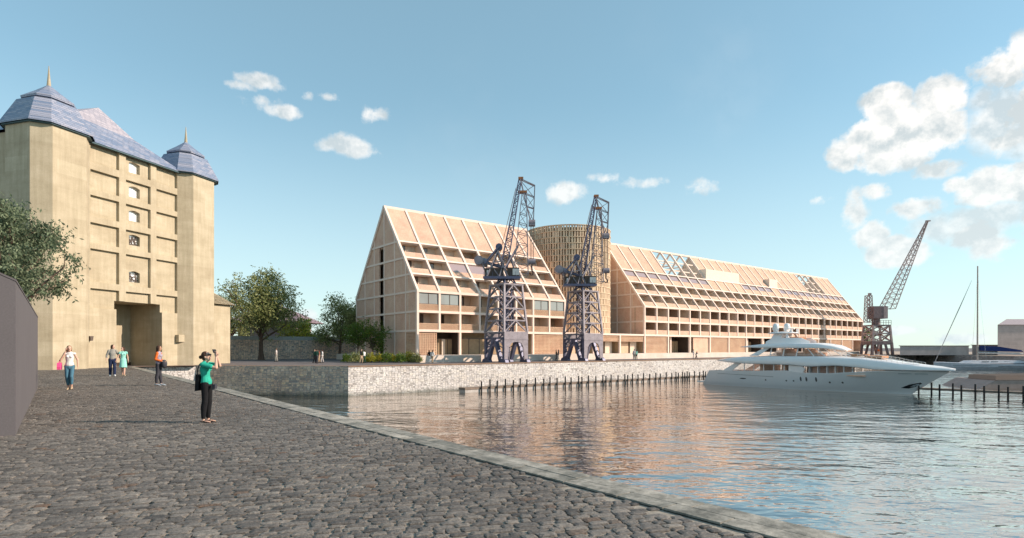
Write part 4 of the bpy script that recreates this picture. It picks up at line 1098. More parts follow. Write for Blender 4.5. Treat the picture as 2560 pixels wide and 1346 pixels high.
for i in range(ns + 1):
    s = i / ns; row = []
    for j in range(nk + 1):
        k = j / nk; sh = interp(sheer, s); z = -.6 + (sh + .6) * k
        kk = max(0, min(1, z / 2.4))
        x0 = -.9 + 1.5 * kk; x1 = 21.3 + 3.0 * kk + .3 * kk * kk
        row.append((x0 + (x1 - x0) * s, -hb(s, kk), z))
    rows_.append(row)
h = MB(); h.grid(rows_); h.grid([[(x, -y, z) for x, y, z in r][::-1] for r in rows_])
# transom and deck
h.grid([[(x, y, z) for x, y, z in rows_[0]], [(x, -y, z) for x, y, z in rows_[0]]][::-1])
dk = [r[-1] for r in rows_]; h.grid([[(x, y, z - .12) for x, y, z in dk], [(x, -y, z - .12) for x, y, z in dk]])
h.build('hull', MAT['yhull'], ya, smooth=False)
kids(ya)[-1].data.polygons.foreach_set('use_smooth', [True] * len(kids(ya)[-1].data.polygons))
def side_y(x, z):
    kk = max(0, min(1, z / 2.4)); x0 = -.9 + 1.5 * kk; x1 = 21.3 + 3.0 * kk + .3 * kk * kk; return hb((x - x0) / (x1 - x0), kk)
# swept main superstructure band
top = [(1, 3.12), (4.4, 3.45), (8.4, 3.62), (13.1, 3.64), (17.3, 3.5), (19.2, 3.3), (21.1, 3.0), (23.6, 2.72), (24.9, 2.5)]
bot = [(1, 3.02), (4, 2.80), (6, 2.74), (10.3, 2.72), (12.7, 2.58), (15.4, 2.74), (17.5, 2.6), (18.8, 2.42), (21, 2.40), (24.9, 2.46)]
def loft(name, x0, x1, top, bot, half, mat, n=48, parent=ya, crown=.12, inset=.25):
    r = []
    for i in range(n + 1):
        x = x0 + (x1 - x0) * i / n; a, b = interp(bot, x), interp(top, x); y = half(x); hh = max(.02, b - a)
        ins = min(inset, y * .4) * min(1, hh / .5)
        r.append([(x, -y * .985, a), (x, -y, a + hh * .12), (x, -y + ins * .22, a + hh * .5), (x, -y + ins * .6, a + hh * .85), (x, -y + ins, b), (x, -y * .5, b + crown), (x, 0, b + crown * 1.3), (x, y * .5, b + crown), (x, y - ins, b), (x, y - ins * .6, a + hh * .85), (x, y - ins * .22, a + hh * .5), (x, y, a + hh * .12), (x, y * .985, a)])
    o = MB(); o.grid(r, close=True); k = len(r[0]); o.f.append(tuple(range(k))); o.f.append(tuple(range(n * k, n * k + k))[::-1])
    ob = o.build(name, mat, parent, weld=True); ob.data.polygons.foreach_set('use_smooth', [True] * len(ob.data.polygons)); return ob
loft('swept_deck', 1.0, 24.9, top, bot, lambda x: max(.03, (BM + .06) * (1 - .35 * max(0, (4 - x) / 3) ** 1.5) * (1 - max(0, (x - 11) / 13.9) ** 2.9)), MAT['ywhite'])
# dark line under the band at the bow
o = MB(); pr = []
for i in range(30):
    x = 16.8 + i * .262; y = side_y(x, 2.33) + .012; o_ = (x, -y, 2.355); pr.append(o_)
for a_, b_ in zip(pr, pr[1:]): o.beam(a_, b_, .03, .05)
o.build('rub_rail', MAT['black'], ya)
# main deck glazing, aft bulkheads, orange lens window
for s in (-1, 1):
    y = s * 2.55
    MB().prism([(3.3, y, 1.92), (10.4, y, 1.98), (10.4, y, 2.8), (4.5, y, 2.8)], (0, .03 * s, 0)).build('saloon_window', MAT['glass_yacht'], ya)
    for x in (5.0, 6.2, 7.4, 8.6, 9.8): MB().box(x - .05, x + .05, min(y, y + .06 * s), max(y, y + .06 * s), 1.9, 2.8).build('mullion', MAT['ywhite'], ya)
    MB().prism([(2.2, y, 1.85), (3.4, y, 1.85), (4.7, y, 2.85), (3.9, y, 2.85)], (0, .1 * s, 0)).build('aft_bulkhead', MAT['ywhite'], ya)
    MB().prism([(11.9, s * 2.7, 2.05), (13.4, s * 2.68, 1.9), (16, s * 2.4, 1.95), (17.6, s * 2.15, 2.2), (17.6, s * 2.1, 2.7), (11.9, s * 2.65, 2.75)], (0, .03 * s, 0)).build('lens_window', MAT['glass_yacht'], ya)
    for x in (12.6, 13.5, 14.4, 15.2, 16.0, 16.8): MB().box(x - .03, x + .03, *sorted((s * 2.2, s * (2.74 - max(0, (x - 14) * .12)))), 1.85, 2.78).build('mullion', MAT['ywhite'], ya)
    MB().prism([(10.4, y + .1 * s, 1.9), (12.0, y + .15 * s, 1.9), (12.2, y + .15 * s, 2.3), (11.8, y + .15 * s, 2.85), (10.4, y + .1 * s, 2.85)], (0, .16 * s, 0)).build('side_bulkhead', MAT['ywhite'], ya)
o = MB(); o.box(12.0, 16.8, -1.9, -1.8, 1.85, 2.72); o.box(2.0, 18.0, -2.5, 2.5, 1.70, 1.82)
for x in (6.8, 9.4, 12.8, 14.9): o.box(x, x + .5, -2.3, 1.5, 1.82, 2.7)
o.build('saloon', MAT['copper'], ya)
# upper deck
ub = lambda x: 2.3 * (1 - max(0, (x - 11.5) / 6.5) ** 2.2)
for s in (-1, 1):
    P_ = lambda x, z, off=0: (x, s * (ub(x) + off - (z - 3.7) * .25), z)
    for xa, xb, w_ in ((8.0, 8.1, .12), (9.5, 9.6, .12), (11.0, 11.1, .12), (12.9, 12.1, .1), (14.0, 12.9, .1)): MB().beam(P_(xa, 3.7), P_(xb, 4.61), w_, .06).build('window_post', MAT['ywhite'], ya)
    MB().prism([P_(5.5, 3.68), P_(6.6, 3.68), P_(7.9, 4.6), P_(7.2, 4.6)], (0, .1 * s, 0)).build('wing_bulkhead', MAT['ywhite'], ya)
    gl = MB(); gl.add([P_(6.7, 3.72, -.02), P_(10, 3.72, -.02), P_(13, 3.72, -.02), P_(15.6, 3.72, -.02), P_(13.4, 4.6, -.02), P_(10, 4.6, -.02), P_(8.0, 4.6, -.02)], [(0, 1, 5, 6), (1, 2, 4, 5), (2, 3, 4)]); gl.build('upper_deck_window', MAT['glass_yacht'], ya)
gl = MB(); gl.add([(15.6, -ub(15.6), 3.72), (16.3, 0, 3.74), (15.6, ub(15.6), 3.72), (13.4, 1.7, 4.6), (13.9, 0, 4.66), (13.4, -1.7, 4.6)], [(0, 1, 4, 5), (1, 2, 3, 4)]); gl.build('windscreen', MAT['glass_yacht'], ya)
for y in (-1.3, -.65, 0, .65, 1.3): MB().beam((16.2 - abs(y) * .25, y * 1.05, 3.76), (13.85 - abs(y) * .2, y, 4.68), .06).build('windscreen_bar', MAT['ywhite'], ya)
o = MB(); o.box(8.2, 12.8, -1.2, 1.2, 3.7, 4.1); o.box(9.0, 9.3, -1.6, 1.6, 3.7, 4.5); o.box(11.4, 11.6, -1.5, 1.5, 3.7, 4.5); o.build('upper_saloon', MAT['copper'], ya)
wt = [(4.0, 4.74), (5.5, 4.90), (7.1, 5.04), (10.5, 5.14), (13.0, 5.08), (14.4, 4.86), (15.3, 4.55), (15.6, 4.4)]
wb = [(4.0, 4.70), (7.0, 4.60), (13.5, 4.58), (15.6, 4.34)]
loft('upper_roof', 4.0, 15.6, wt, wb, lambda x: max(.3, 2.45 * (1 - .3 * max(0, (6 - x) / 2)) * (1 - max(0, (x - 11) / 5.2) ** 2.4)), MAT['ywhite'], 30, crown=.06)
# flybridge
o = MB(); fb_ = lambda x: 1.7 * (1 - max(0, (x - 9) / 4) ** 2)
r = []
for i in range(13):
    x = 7.2 + 4.6 * i / 12; y = fb_(x); zt = interp([(7.2, 5.35), (8, 5.75), (11, 5.75), (11.8, 5.35)], x); r.append([(x, -y - .1, 5.1), (x, -y, zt), (x, -y + .1, zt), (x, -y + .15, 5.15), (x, y - .15, 5.15), (x, y - .1, zt), (x, y, zt), (x, y + .1, 5.1)])
o.grid(r); o.build('flybridge', MAT['ywhite'], ya)
MB().box(9.0, 10.6, -.9, .9, 5.3, 5.85).build('seat', MAT['teak'], ya)
o = MB(); o.add([(10.9, -1.2, 5.72), (11.9, 0, 5.6), (10.9, 1.2, 5.72), (10.6, -1.1, 6.0), (11.3, 0, 5.98), (10.6, 1.1, 6.0)], [(0, 1, 4, 3), (1, 2, 5, 4)]); o.build('windscreen', MAT['glass_yacht'], ya)
o = MB()
for s in (-1, 1):
    o.prism([(7.3, s * 1.2, 5.2), (8.5, s * 1.2, 5.2), (8.9, s * .9, 6.25), (7.8, s * .9, 6.25)], (0, .14 * s, 0)); o.prism([(9.3, s * 1.15, 5.7), (9.7, s * 1.15, 5.7), (9.4, s * .9, 6.25), (9.2, s * .9, 6.25)], (0, .1 * s, 0))
o.build('radar_arch', MAT['ywhite'], ya)
o = MB(); r = []
for k_, z in ((.2, 6.18), (1.0, 6.28), (1.0, 6.34), (.6, 6.48), (.02, 6.52)): r.append([(8.4 + 1.75 * k_ * math.cos(t * math.pi / 12), 1.5 * k_ * math.sin(t * math.pi / 12), z) for t in range(24)])
o.grid(r, close=True); o.build('hardtop', MAT['ywhite'], ya, smooth=True)
for x, y in ((7.75, -.5), (8.65, .35)):
    MB().lathe([(.02, 7.5), (.2, 7.45), (.33, 7.28), (.37, 7.0), (.36, 6.75), (.28, 6.62), (.22, 6.45)][::-1], (x, y, 0), 18).build('radar_dome', MAT['ywhite'], ya, smooth=True)
o = MB(); o.tube([(9.3, 0, 6.4), (9.3, 0, 6.75)], .1, 8); o.box(8.9, 9.7, -.08, .08, 6.75, 6.87); o.tube([(9.9, .3, 6.4), (9.9, .3, 6.8)], .14, 8); o.tube([(9.6, -.5, 6.4), (9.6, -.5, 6.6)], .16, 8); o.build('radar_scanner', MAT['ywhite'], ya)
# foredeck: hot tub pads, rail
o = MB(); r = []
o.tube([(16.6, 0, 3.75), (16.6, 0, 3.95)], .9, 20); o.box(17.4, 19.0, -.9, .9, 3.55, 3.78); o.build('sun_pad', MAT['teak'], ya)
o = MB()
for s in (-1, 1):
    pt = []
    for i in range(13):
        x = 17.2 + i * .42; y = s * (BM * (1 - max(0, (x - 11) / 13.9) ** 2.9) - .45); zb = interp(top, x); pt.append((x, y, zb + .42 - i * .012)); o.tube([(x, y, zb), (x, y, zb + .42 - i * .012)], .016, 5)
    o.tube(pt, .02, 5); o.tube([(x, y, z - .2) for x, y, z in pt], .014, 5)
    pt = [(x, s * (BM * .97 - .3 - max(0, x - 11) ** 2 * .012), interp(top, x) + .28) for x in [5 + k * .8 for k in range(14)]]; o.tube(pt, .014, 5)
o.build('rail', MAT['chrome'], ya)
# hull openings
def on_hull(pts, z_of=None, depth=.03): return [(x, -side_y(x, z) - depth, z) for x, z in pts]
def disc(cx, cz, rx, rz_, n=12): return [(cx + rx * math.cos(t * 2 * math.pi / n), cz + rz_ * math.sin(t * 2 * math.pi / n)) for t in range(n)]
for cx, cz, rx, rz_ in ((4.9, .98, .42, .07), (7.7, .93, .09, .09), (10.1, .95, .09, .09), (10.9, .96, .09, .09), (11.7, 1.21, .10, .26), (12.3, 1.21, .10, .26), (13.3, 1.21, .10, .26), (14.6, .95, .1, .1), (15.8, .98, .1, .1)):
    MB().prism(on_hull(disc(cx, cz, rx, rz_), depth=.012), (0, .05, 0)).build('porthole', MAT['glass'], ya)
for a_, b_ in ((20.7, 21.7), (21.95, 22.9)):
    n = 5; xs_ = [a_ + (b_ - a_) * i / n for i in range(n + 1)]; o = MB()
    o.grid([on_hull([(x, 2.02) for x in xs_], depth=.02), on_hull([(x, 2.14) for x in xs_], depth=.02)]); o.build('bow_slot', MAT['cabwhite'], ya)
o = MB(); P4 = [(20.6, .62), (21.3, .98), (22.2, 1.22), (22.3, 1.12), (21.7, .75), (21.2, .58)]; o.add(on_hull(P4, depth=.03), [tuple(range(6))]); o.build('anchor_pocket', MAT['black'], ya)
o = MB(); P4 = [(21.3, .72), (21.6, .95), (22.15, 1.12), (22.0, .95), (21.6, .74)]; o.add(on_hull(P4, depth=.06), [tuple(range(5))]); o.build('anchor', MAT['chrome'], ya)
o = MB(); xs_ = [1.5 + i * .55 for i in range(14)]; o.grid([on_hull([(x, 1.47 - i * .012) for i, x in enumerate(xs_)], depth=.015), on_hull([(x, 1.50 - i * .012) for i, x in enumerate(xs_)], depth=.015)]); o.build('hull_line', MAT['winframe'], ya)
MB().box(-1.7, -.6, -2.2, 2.2, .25, .42).build('swim_platform', MAT['ywhite'], ya)
# ---------------------------------------------------------------- jetties
MAT['deckwood'] = plain('jetty_boards', (.24, .18, .14), .8, amt=.25, scale=4)
MAT['pontoon'] = plain('pontoon_concrete', (.50, .45, .41), .85, amt=.2, scale=2)
def jetty(name, label, p, q, width, posts, zdeck, lat=True):
    p = Vector(p); q = Vector(q); d = (q - p).normalized(); n = Vector((-d.y, d.x, 0)); L = (q - p).length
    root = empty(name, (p.x, p.y, WATER), math.atan2(d.y, d.x), label=label, cat='jetty', group='jetties with black posts')
    MB().box(0, L, 0, width, .35 + zdeck, .55 + zdeck).build('deck', MAT['deckwood'], root)
    if lat: MB().box(.05, L - .05, .05, width - .05, -.3, .35 + zdeck).build('float', MAT['pontoon'], root)
    for i, x in enumerate(posts):
        if x > L: break
        o = MB(); o.tube([(x, -.1, -1.2), (x, -.1, 1.12 + (i % 2) * .14)], .08, 8); o.build('post', MAT['black'], root)
    return root
rr = random.Random(11); ps = [2.0]
while ps[-1] < 42.5: ps.append(ps[-1] + rr.choice([.55, 1.25, 1.3, 1.1, .95, 1.3]))
jetty('jetty', 'long low jetty with many black posts along the sunlit quay wall', (32.9, 49.6, 0), (76, 49.6, 0), 1.2, ps, -.05)
a_ = at(2290, 57.2); b_ = at(2680, 49)
ps = [.35 + i * .84 + (.1 if i % 2 else -.1) for i in range(20)]
jetty('jetty', 'narrow plank jetty with tall black posts right of the yacht bow', (a_.x, a_.y, 0), (b_.x, b_.y, 0), .5, ps, .15, False)
# barge beyond it
p = at(2438, 66, WATER); ba = empty('barge', p, FWD - R(90), label='flat brown barge behind the right-hand jetty', cat='barge')
MB().prism([(0, 0, -.3), (14, 0, -.3), (14, 0, .95), (2.4, 0, .95)], (0, 6, 0)).build('hull', plain('barge_side', (.40, .29, .25), .8), ba)
MB().prism([(2.3, -.05, .952), (4.0, 2.0, 1.35), (14, 2.0, 1.5), (14, -.05, .952)], (0, 4, 0)).build('cover', plain('barge_cover', (.07, .045, .03), .8), ba)
# ---------------------------------------------------------------- sailing yacht
p = at(2334, 124, WATER); sb = empty('sailing_yacht', p, FWD - R(90) - R(6), label='long grey-white sailing yacht with tall mast and navy boom cover', cat='sailboat')
r = []
for i in range(21):
    s = i / 20; x = 24 * s; y = 2.6 * (1 - (1 - min(1, s * 1.6)) ** 1.8) * (1 - .15 * max(0, s - .7)); sh = 1.55 - .25 * math.sin(s * math.pi) - .1 * s
    r.append([(x + (.25 if i == 0 else 0), -max(.04, y * .75), -.4), (x, -max(.04, y), .6), (x, -max(.04, y), sh), (x, 0, sh + .12), (x, max(.04, y), sh), (x, max(.04, y), .6), (x, max(.04, y * .75), -.4)])
o = MB(); o.grid(r); o.f.append(tuple(range(7))[::-1]); o.f.append(tuple(range(140, 147))); h_ = o.build('hull', plain('sail_hull', (.50, .49, .52), .3), sb)
MB().prism([(5.5, -1.5, 1.3), (7, -1.3, 1.9), (16, -1.4, 2.0), (18, -1.6, 1.45)], (0, 3, 0)).build('coachroof', plain('sail_cabin', (.62, .60, .62), .4), sb)
for a1_, b1_ in ((8.6, 10.0), (10.4, 11.8), (13, 14.1), (14.8, 16)): MB().box(a1_, b1_, -1.46, -1.44, 1.6, 1.74).build('cabin_window', MAT['black'], sb)
o = MB(); o.box(2.2, 9.5, -2.66, -2.64, .86, .92); o.box(11, 18, -2.66, -2.64, .72, .8); o.build('hull_stripe', MAT['black'], sb)
MB().tube([(8.7, 0, 1.4), (8.75, 0, 22.0)], [.17, .12], 8).build('mast', plain('mast_metal', (.50, .40, .34), .4), sb)
MB().tube([(.2, 0, 1.5), (5.1, 0, 13.0), (7.6, 0, 19.0)], [.05, .09, .02], 6).build('furled_sail', plain('furled_cloth', (.42, .40, .40), .7), sb)
bo = MB().tube([(8.8, 0, 3.6), (17.6, 0, 3.35)], .16, 8).build('boom', plain('boom_metal', (.6, .55, .52), .5), sb)
o = MB(); o.prism([(9.2, -.25, 4.0), (17.6, -.2, 3.75), (17.2, -.15, 4.15), (13, -.15, 4.85), (9.2, -.15, 5.1)], (0, .5, 0)); o.build('sail_cover', plain('navy_canvas', (.015, .03, .12), .8), sb)
for y in (-2.3, 2.3): MB().tube([(9.0, y, 1.3), (8.75, 0, 20.5)], .02, 4).build('shroud', MAT['chrome'], sb)
MB().ell((21.8, 0, 2.4), (1.6, 1.4, .7)).build('sprayhood', plain('blue_canvas', (.03, .10, .30), .8), sb)
# ---------------------------------------------------------------- vegetation
def leafmat(name, stops, tr=.35):
    m = M(name, stops[0][1], .6, 0, .25); g = m.n('ShaderNodeNewGeometry')
    c = m.ramp(g.outputs['Random Per Island'], stops); n = m.noise(.8, 3, .6)
    c = m.mix(.7, c, m.ramp(n.outputs[0], [(.3, (.3, .3, .3)), (.7, (.7, .7, .7))]), 'OVERLAY')
    m.color(c); t = m.n('ShaderNodeBsdfTranslucent'); m.l(c, t.inputs[0]); x = m.n('ShaderNodeMixShader'); x.inputs[0].default_value = tr
    m.l(m.p.outputs[0], x.inputs[1]); m.l(t.outputs[0], x.inputs[2]); o = [q for q in m.t.nodes if q.type == 'OUTPUT_MATERIAL'][0]; m.l(x.outputs[0], o.inputs[0])
    return m.m
LF = {'olive': leafmat('olive_leaf', [(0, (.13, .155, .05)), (.5, (.25, .275, .10)), (1, (.42, .42, .18))]),
      'grey': leafmat('grey_green_leaf', [(0, (.07, .10, .06)), (.5, (.14, .18, .105)), (1, (.25, .30, .18))]),
      'green': leafmat('bright_leaf', [(0, (.06, .12, .02)), (.6, (.10, .18, .03)), (1, (.25, .28, .04))]),
      'yellow': leafmat('yellow_leaf', [(0, (.22, .26, .03)), (.6, (.38, .36, .04)), (1, (.55, .42, .05))])}
m = M('bark', (.11, .07, .05), .9); n_ = m.noise(9, 5, .6, m.coord(scale=(1, 1, .2))); m.color(m.ramp(n_.outputs[0], [(.3, (.06, .04, .03)), (.7, (.18, .12, .09))])); m.bump(n_.outputs[0], .8, .03); MAT['bark'] = m.m
def tree(label, base, H, R_, trunk_h, seed, leaf, n, ls, group=None, name='tree', droop=.25, r0=.28, wide=1.0, lo=.28, cat='tree', clump=.15, side=None, flat=.75):
    rr = random.Random(seed); root = empty(name, base, label=label, cat=cat, group=group); tk = MB(); tips = []
    cz = lerp(trunk_h, H, .5)
    def inside(p, s=1.0):
        q = (p.x / (R_ * 1.12 * s)) ** 2 + (p.y / (R_ * 1.12 * s)) ** 2 + ((p.z - cz) / ((H - trunk_h * .75) * .56 * s)) ** 2
        w = mnoise.noise(p * (1.9 / R_) + Vector((seed, 0, 0)))
        if s < 1: return q < 1 and p.z > trunk_h * lo * 2
        return q < 1.06 + .62 * w and p.z > trunk_h * lo * 2 and mnoise.noise(p * (4.4 / R_) + Vector((0, seed, 0))) > -.33
    def br(p, d, L, r, lev):
        pts = [p]; rad = [r]; q = p.copy(); dd = d.copy()
        for k in range(4):
            dd = (dd + Vector((rr.uniform(-1, 1), rr.uniform(-1, 1), rr.uniform(-.5, .7))) * .16).normalized(); q2 = q + dd * L / 4
            if not inside(q2, .88): break
            q = q2; pts.append(q.copy()); rad.append(r * (1 - .17 * (k + 1)))
            if lev >= 1: tips.append((q.copy(), lev))
        if len(pts) < 2: return
        tk.tube(pts, rad, 6 if lev else 9, False)
        if lev < 2:
            for c_ in range(4 if lev == 0 else 3):
                t = rr.randint(min(1, len(pts) - 1), len(pts) - 1); a = rr.uniform(0, 2 * math.pi); nd = (dd + Vector((math.cos(a), math.sin(a), rr.uniform(-.25, .5))) * .8).normalized()
                br(pts[t], nd, L * rr.uniform(.45, .65), rad[t] * .55, lev + 1)
    lean = Vector((rr.uniform(-.06, .06), rr.uniform(-.06, .06), 1)); tp = [Vector((0, 0, -.05)), Vector((0, 0, .12)), lean * trunk_h * .35, lean * trunk_h, lean * (trunk_h * 1.7)]
    tk.tube(tp, [r0 * 2.3, r0 * 1.35, r0 * .95, r0 * .8, r0 * .45], 10)
    top = lean * trunk_h; nl = 9
    for k in range(nl):
        a = 2 * math.pi * k / nl + rr.uniform(-.3, .3); e = rr.uniform(.05, 1.2) if k % 3 else rr.uniform(1.0, 1.5)
        ex = 1.0 if side is None else (1.25 if math.cos(a - side) > 0 else .8)
        L = (R_ * math.cos(e) * wide * ex + (H - trunk_h) * math.sin(e)) * rr.uniform(.55, .8)
        br(lean * trunk_h * rr.uniform(.85, 1.5), Vector((math.cos(a) * math.cos(e), math.sin(a) * math.cos(e), math.sin(e))), L, r0 * .5, 0)
    tk.build('trunk', MAT['bark'], root, smooth=False)
    cr_ = MB()
    cnt = 0; tries = 0
    while cnt < n and tries < n * 5:
        tries += 1; c0, lev = rr.choice(tips); s_ = clump * R_ * (1.2 if lev == 1 else .8)
        # a small spray of leaves
        ce = c0 + Vector((rr.gauss(0, s_), rr.gauss(0, s_), rr.gauss(0, s_ * flat)))
        if not inside(ce): continue
        d = Vector((rr.uniform(-1, 1), rr.uniform(-1, 1), rr.uniform(-.6, .6) - droop)).normalized()
        for k in range(4):
            p = ce + d * ls * (k * .55); a = Vector((rr.uniform(-1, 1), rr.uniform(-1, 1), rr.uniform(-.8, .5) - droop)).normalized(); l_ = ls * rr.uniform(.7, 1.3)
            s1 = a.cross(Vector((rr.uniform(-1, 1), rr.uniform(-1, 1), rr.uniform(-1, 1)))).normalized() * l_ * .2
            cr_.add([p, p + a * l_ * .5 + s1, p + a * l_, p + a * l_ * .5 - s1], [(0, 1, 2, 3)]); cnt += 1
    cr_.build('crown', LF[leaf], root)
    return root
def gp(px, py, z=0): return onz(px, py, z)
G_ = 'trees around the square'
tree('big dark-green spreading tree in front of the pale stone wall', gp(653, 901), 12.3, 6.2, 3.0, 4, 'olive', 17000, .34, G_, r0=.34, wide=1.05)
tree('green tree half hidden behind the tan building annexe', gp(575, 896), 11.5, 4.6, 3.0, 9, 'olive', 9000, .34, G_, r0=.3)
tree('grey-green tree left of the shorter gabled block', gp(848, 898), 9.9, 4.0, 2.4, 15, 'olive', 10000, .32, G_, r0=.22)
tree('dark tree right behind the grey-green one against the gable', gp(882, 894), 8.2, 3.2, 2.2, 19, 'olive', 7000, .32, G_, r0=.2)
tree('small bright green tree by the gable, left of two', gp(893, 903), 5.6, 1.75, 1.5, 22, 'green', 3600, .22, G_, r0=.07, cat='small tree', name='young_tree')
tree('small bright green tree by the gable, right of two', gp(932, 903), 6.0, 2.1, 1.4, 27, 'green', 4600, .22, G_, r0=.08, cat='small tree', name='young_tree')
tree('yellow-green bushy tree peeping over the stone wall', at(737, 92), 6.2, 2.4, 2.2, 33, 'yellow', 3000, .3, G_, r0=.12, cat='small tree')
tree('dense green tree over the stone wall beside the pavilion house', at(765, 96), 6.4, 2.6, 2.0, 35, 'green', 3000, .32, G_, r0=.14)
tree('feathery grey-green tree behind the dark grey house', at(-8, 36.5), 11.0, 4.2, 3.0, 41, 'grey', 21000, .24, None, droop=.55, clump=.10, flat=.45, r0=.26, wide=1.0, side=FWD - R(90), lo=.35)
tree('small green tree seen past the far end of the long block', at(2148, 168), 7.5, 4.2, 2.0, 45, 'green', 3000, .5, G_, r0=.2)
def bush(label, base, h, r, seed, leaf, n=900):
    rr = random.Random(seed); root = empty('shrub', base, label=label, cat='shrub', group='shrubs at the foot of the terrace'); o = MB(); st = MB()
    for k in range(9):
        a = rr.uniform(0, 6.28); e = Vector((math.cos(a) * r * .7, math.sin(a) * r * .7, h * rr.uniform(.6, .95))); st.tube([(0, 0, 0), e * .5, e], [.02, .015, .006], 4)
    for k in range(n):
        th = rr.uniform(0, 6.28); ph = math.acos(rr.uniform(0, 1)); q = rr.uniform(.55, 1) * (1 + .18 * math.sin(th * 3 + seed) + .15 * math.sin(ph * 7 + seed))
        p = Vector((math.sin(ph) * math.cos(th) * r * q, math.sin(ph) * math.sin(th) * r * q, math.cos(ph) * h * q + .08)); a = Vector((rr.uniform(-1, 1), rr.uniform(-1, 1), rr.uniform(-.2, 1))).normalized() * rr.uniform(.1, .2)
        s1 = a.cross(Vector((rr.uniform(-1, 1), rr.uniform(-1, 1), rr.uniform(-1, 1)))).normalized() * .05
        o.add([p, p + a * .5 + s1, p + a, p + a * .5 - s1], [(0, 1, 2, 3)])
    st.build('stem', MAT['bark'], root); o.build('foliage', LF[leaf], root)
bl_ = ['leftmost low green shrub beneath the grey-green tree', 'low dark green shrub second from the left at the terrace foot', 'green shrub under the left small bright tree', 'yellow-green shrub behind the couple on the quay', 'bright yellow shrub right of the couple on the quay',
       'green shrub between the two yellow shrubs of the hedge', 'yellow-tipped shrub in the middle of the hedge', 'round green shrub near the right end of the hedge', 'yellow-flecked shrub just before the terrace wall', 'last dark green shrub beside the terrace wall corner']
for i, (px, lf) in enumerate(((868, 'green'), (888, 'olive'), (908, 'green'), (928, 'yellow'), (948, 'yellow'), (966, 'green'), (984, 'yellow'), (1002, 'green'), (1022, 'yellow'), (1042, 'olive'))):
    bush(bl_[i], gp(px, 906.5 + (i % 2) * .7), .95 + .2 * ((i * 7) % 3) / 2, .72, i + 3, lf)
# ---------------------------------------------------------------- people
SK = {}
def skin(name, c):
    m = M(name, c, .55, 0, .3); m.p.inputs['Subsurface Weight'].default_value = .08; m.color(blotch(m, c, .05, 8, 60, .02)); return m.m
SK['fair'] = skin('fair_skin', (.58, .36, .27)); SK['tan'] = skin('tanned_skin', (.42, .23, .15))
def cloth(name, c): 
    m = M(name, c, .85, 0, .15); n = m.noise(14, 4, .6); m.color(blotch(m, c, .12, 9, 60, .05)); m.bump(n.outputs[0], .4, .012); return m.m
CL = {k: cloth('cloth_' + k, c) for k, c in dict(teal=(.03, .36, .26), black=(.012, .012, .014), white=(.72, .70, .68), denim=(.07, .17, .24), darkdenim=(.02, .03, .07), grey=(.28, .27, .24), mint=(.28, .62, .52), orange=(.62, .14, .03), mauve=(.35, .30, .36),
      charcoal=(.05, .05, .06), pink=(.85, .10, .28), brown=(.07, .04, .028), blond=(.22, .13, .07), beige=(.45, .33, .22), darkgreen=(.02, .06, .045), ghost=(.5, .46, .44), sneaker=(.30, .34, .38), red=(.4, .12, .08)).items()}
def cap(mb, p, q, r1, r2, fl=1.0, side=None, n=12):
    """closed tapered capsule; fl squashes it along the axis perpendicular to side"""
    p = Vector(p); q = Vector(q); d = (q - p); L = d.length or 1e-4; d = d / L
    s = Vector(side) if side else Vector((0, 1, 0)); s = (s - d * s.dot(d))
    if s.length < 1e-3: s = Vector((1, 0, 0)) - d * d.x
    s.normalize(); f = d.cross(s).normalized(); rows = []
    for a in (-90, -60, -30, 0): rows.append((p + d * math.sin(R(a)) * r1 * .9, r1 * max(.05, math.cos(R(a)))))
    for a in (0, 30, 60, 90): rows.append((q + d * math.sin(R(a)) * r2 * .9, r2 * max(.05, math.cos(R(a)))))
    g = [[c + s * math.cos(2 * math.pi * k / n) * r + f * math.sin(2 * math.pi * k / n) * r * fl for k in range(n)] for c, r in rows]
    o = len(mb.v); mb.grid(g, close=True); mb.f.append(tuple(o + k for k in range(n))[::-1]); e = o + (len(g) - 1) * n; mb.f.append(tuple(e + k for k in range(n)))
def remesh(mb, name, mat, parent, vox, it=3):
    me = bpy.data.meshes.new('tmp'); me.from_pydata(mb.v, [], mb.f)
    bm = bmesh.new(); bm.from_mesh(me); bmesh.ops.remove_doubles(bm, verts=bm.verts, dist=2e-5); bmesh.ops.dissolve_degenerate(bm, edges=bm.edges, dist=1e-6); bmesh.ops.recalc_face_normals(bm, faces=bm.faces); bm.to_mesh(me); bm.free()
    o = bpy.data.objects.new('tmp', me); C.objects.link(o)
    m1 = o.modifiers.new('r', 'REMESH'); m1.mode = 'VOXEL'; m1.voxel_size = vox
    if it: m2 = o.modifiers.new('s', 'SMOOTH'); m2.iterations = it; m2.factor = .5
    dg = bpy.context.evaluated_depsgraph_get(); ev = o.evaluated_get(dg); nm = bpy.data.meshes.new_from_object(ev)
    bpy.data.objects.remove(o); nm.materials.clear(); nm.materials.append(mat); nm.name = name
    nm.polygons.foreach_set('use_smooth', [True] * len(nm.polygons))
    ob = bpy.data.objects.new(name, nm); C.objects.link(ob); ob.parent = parent; return ob
V = Vector
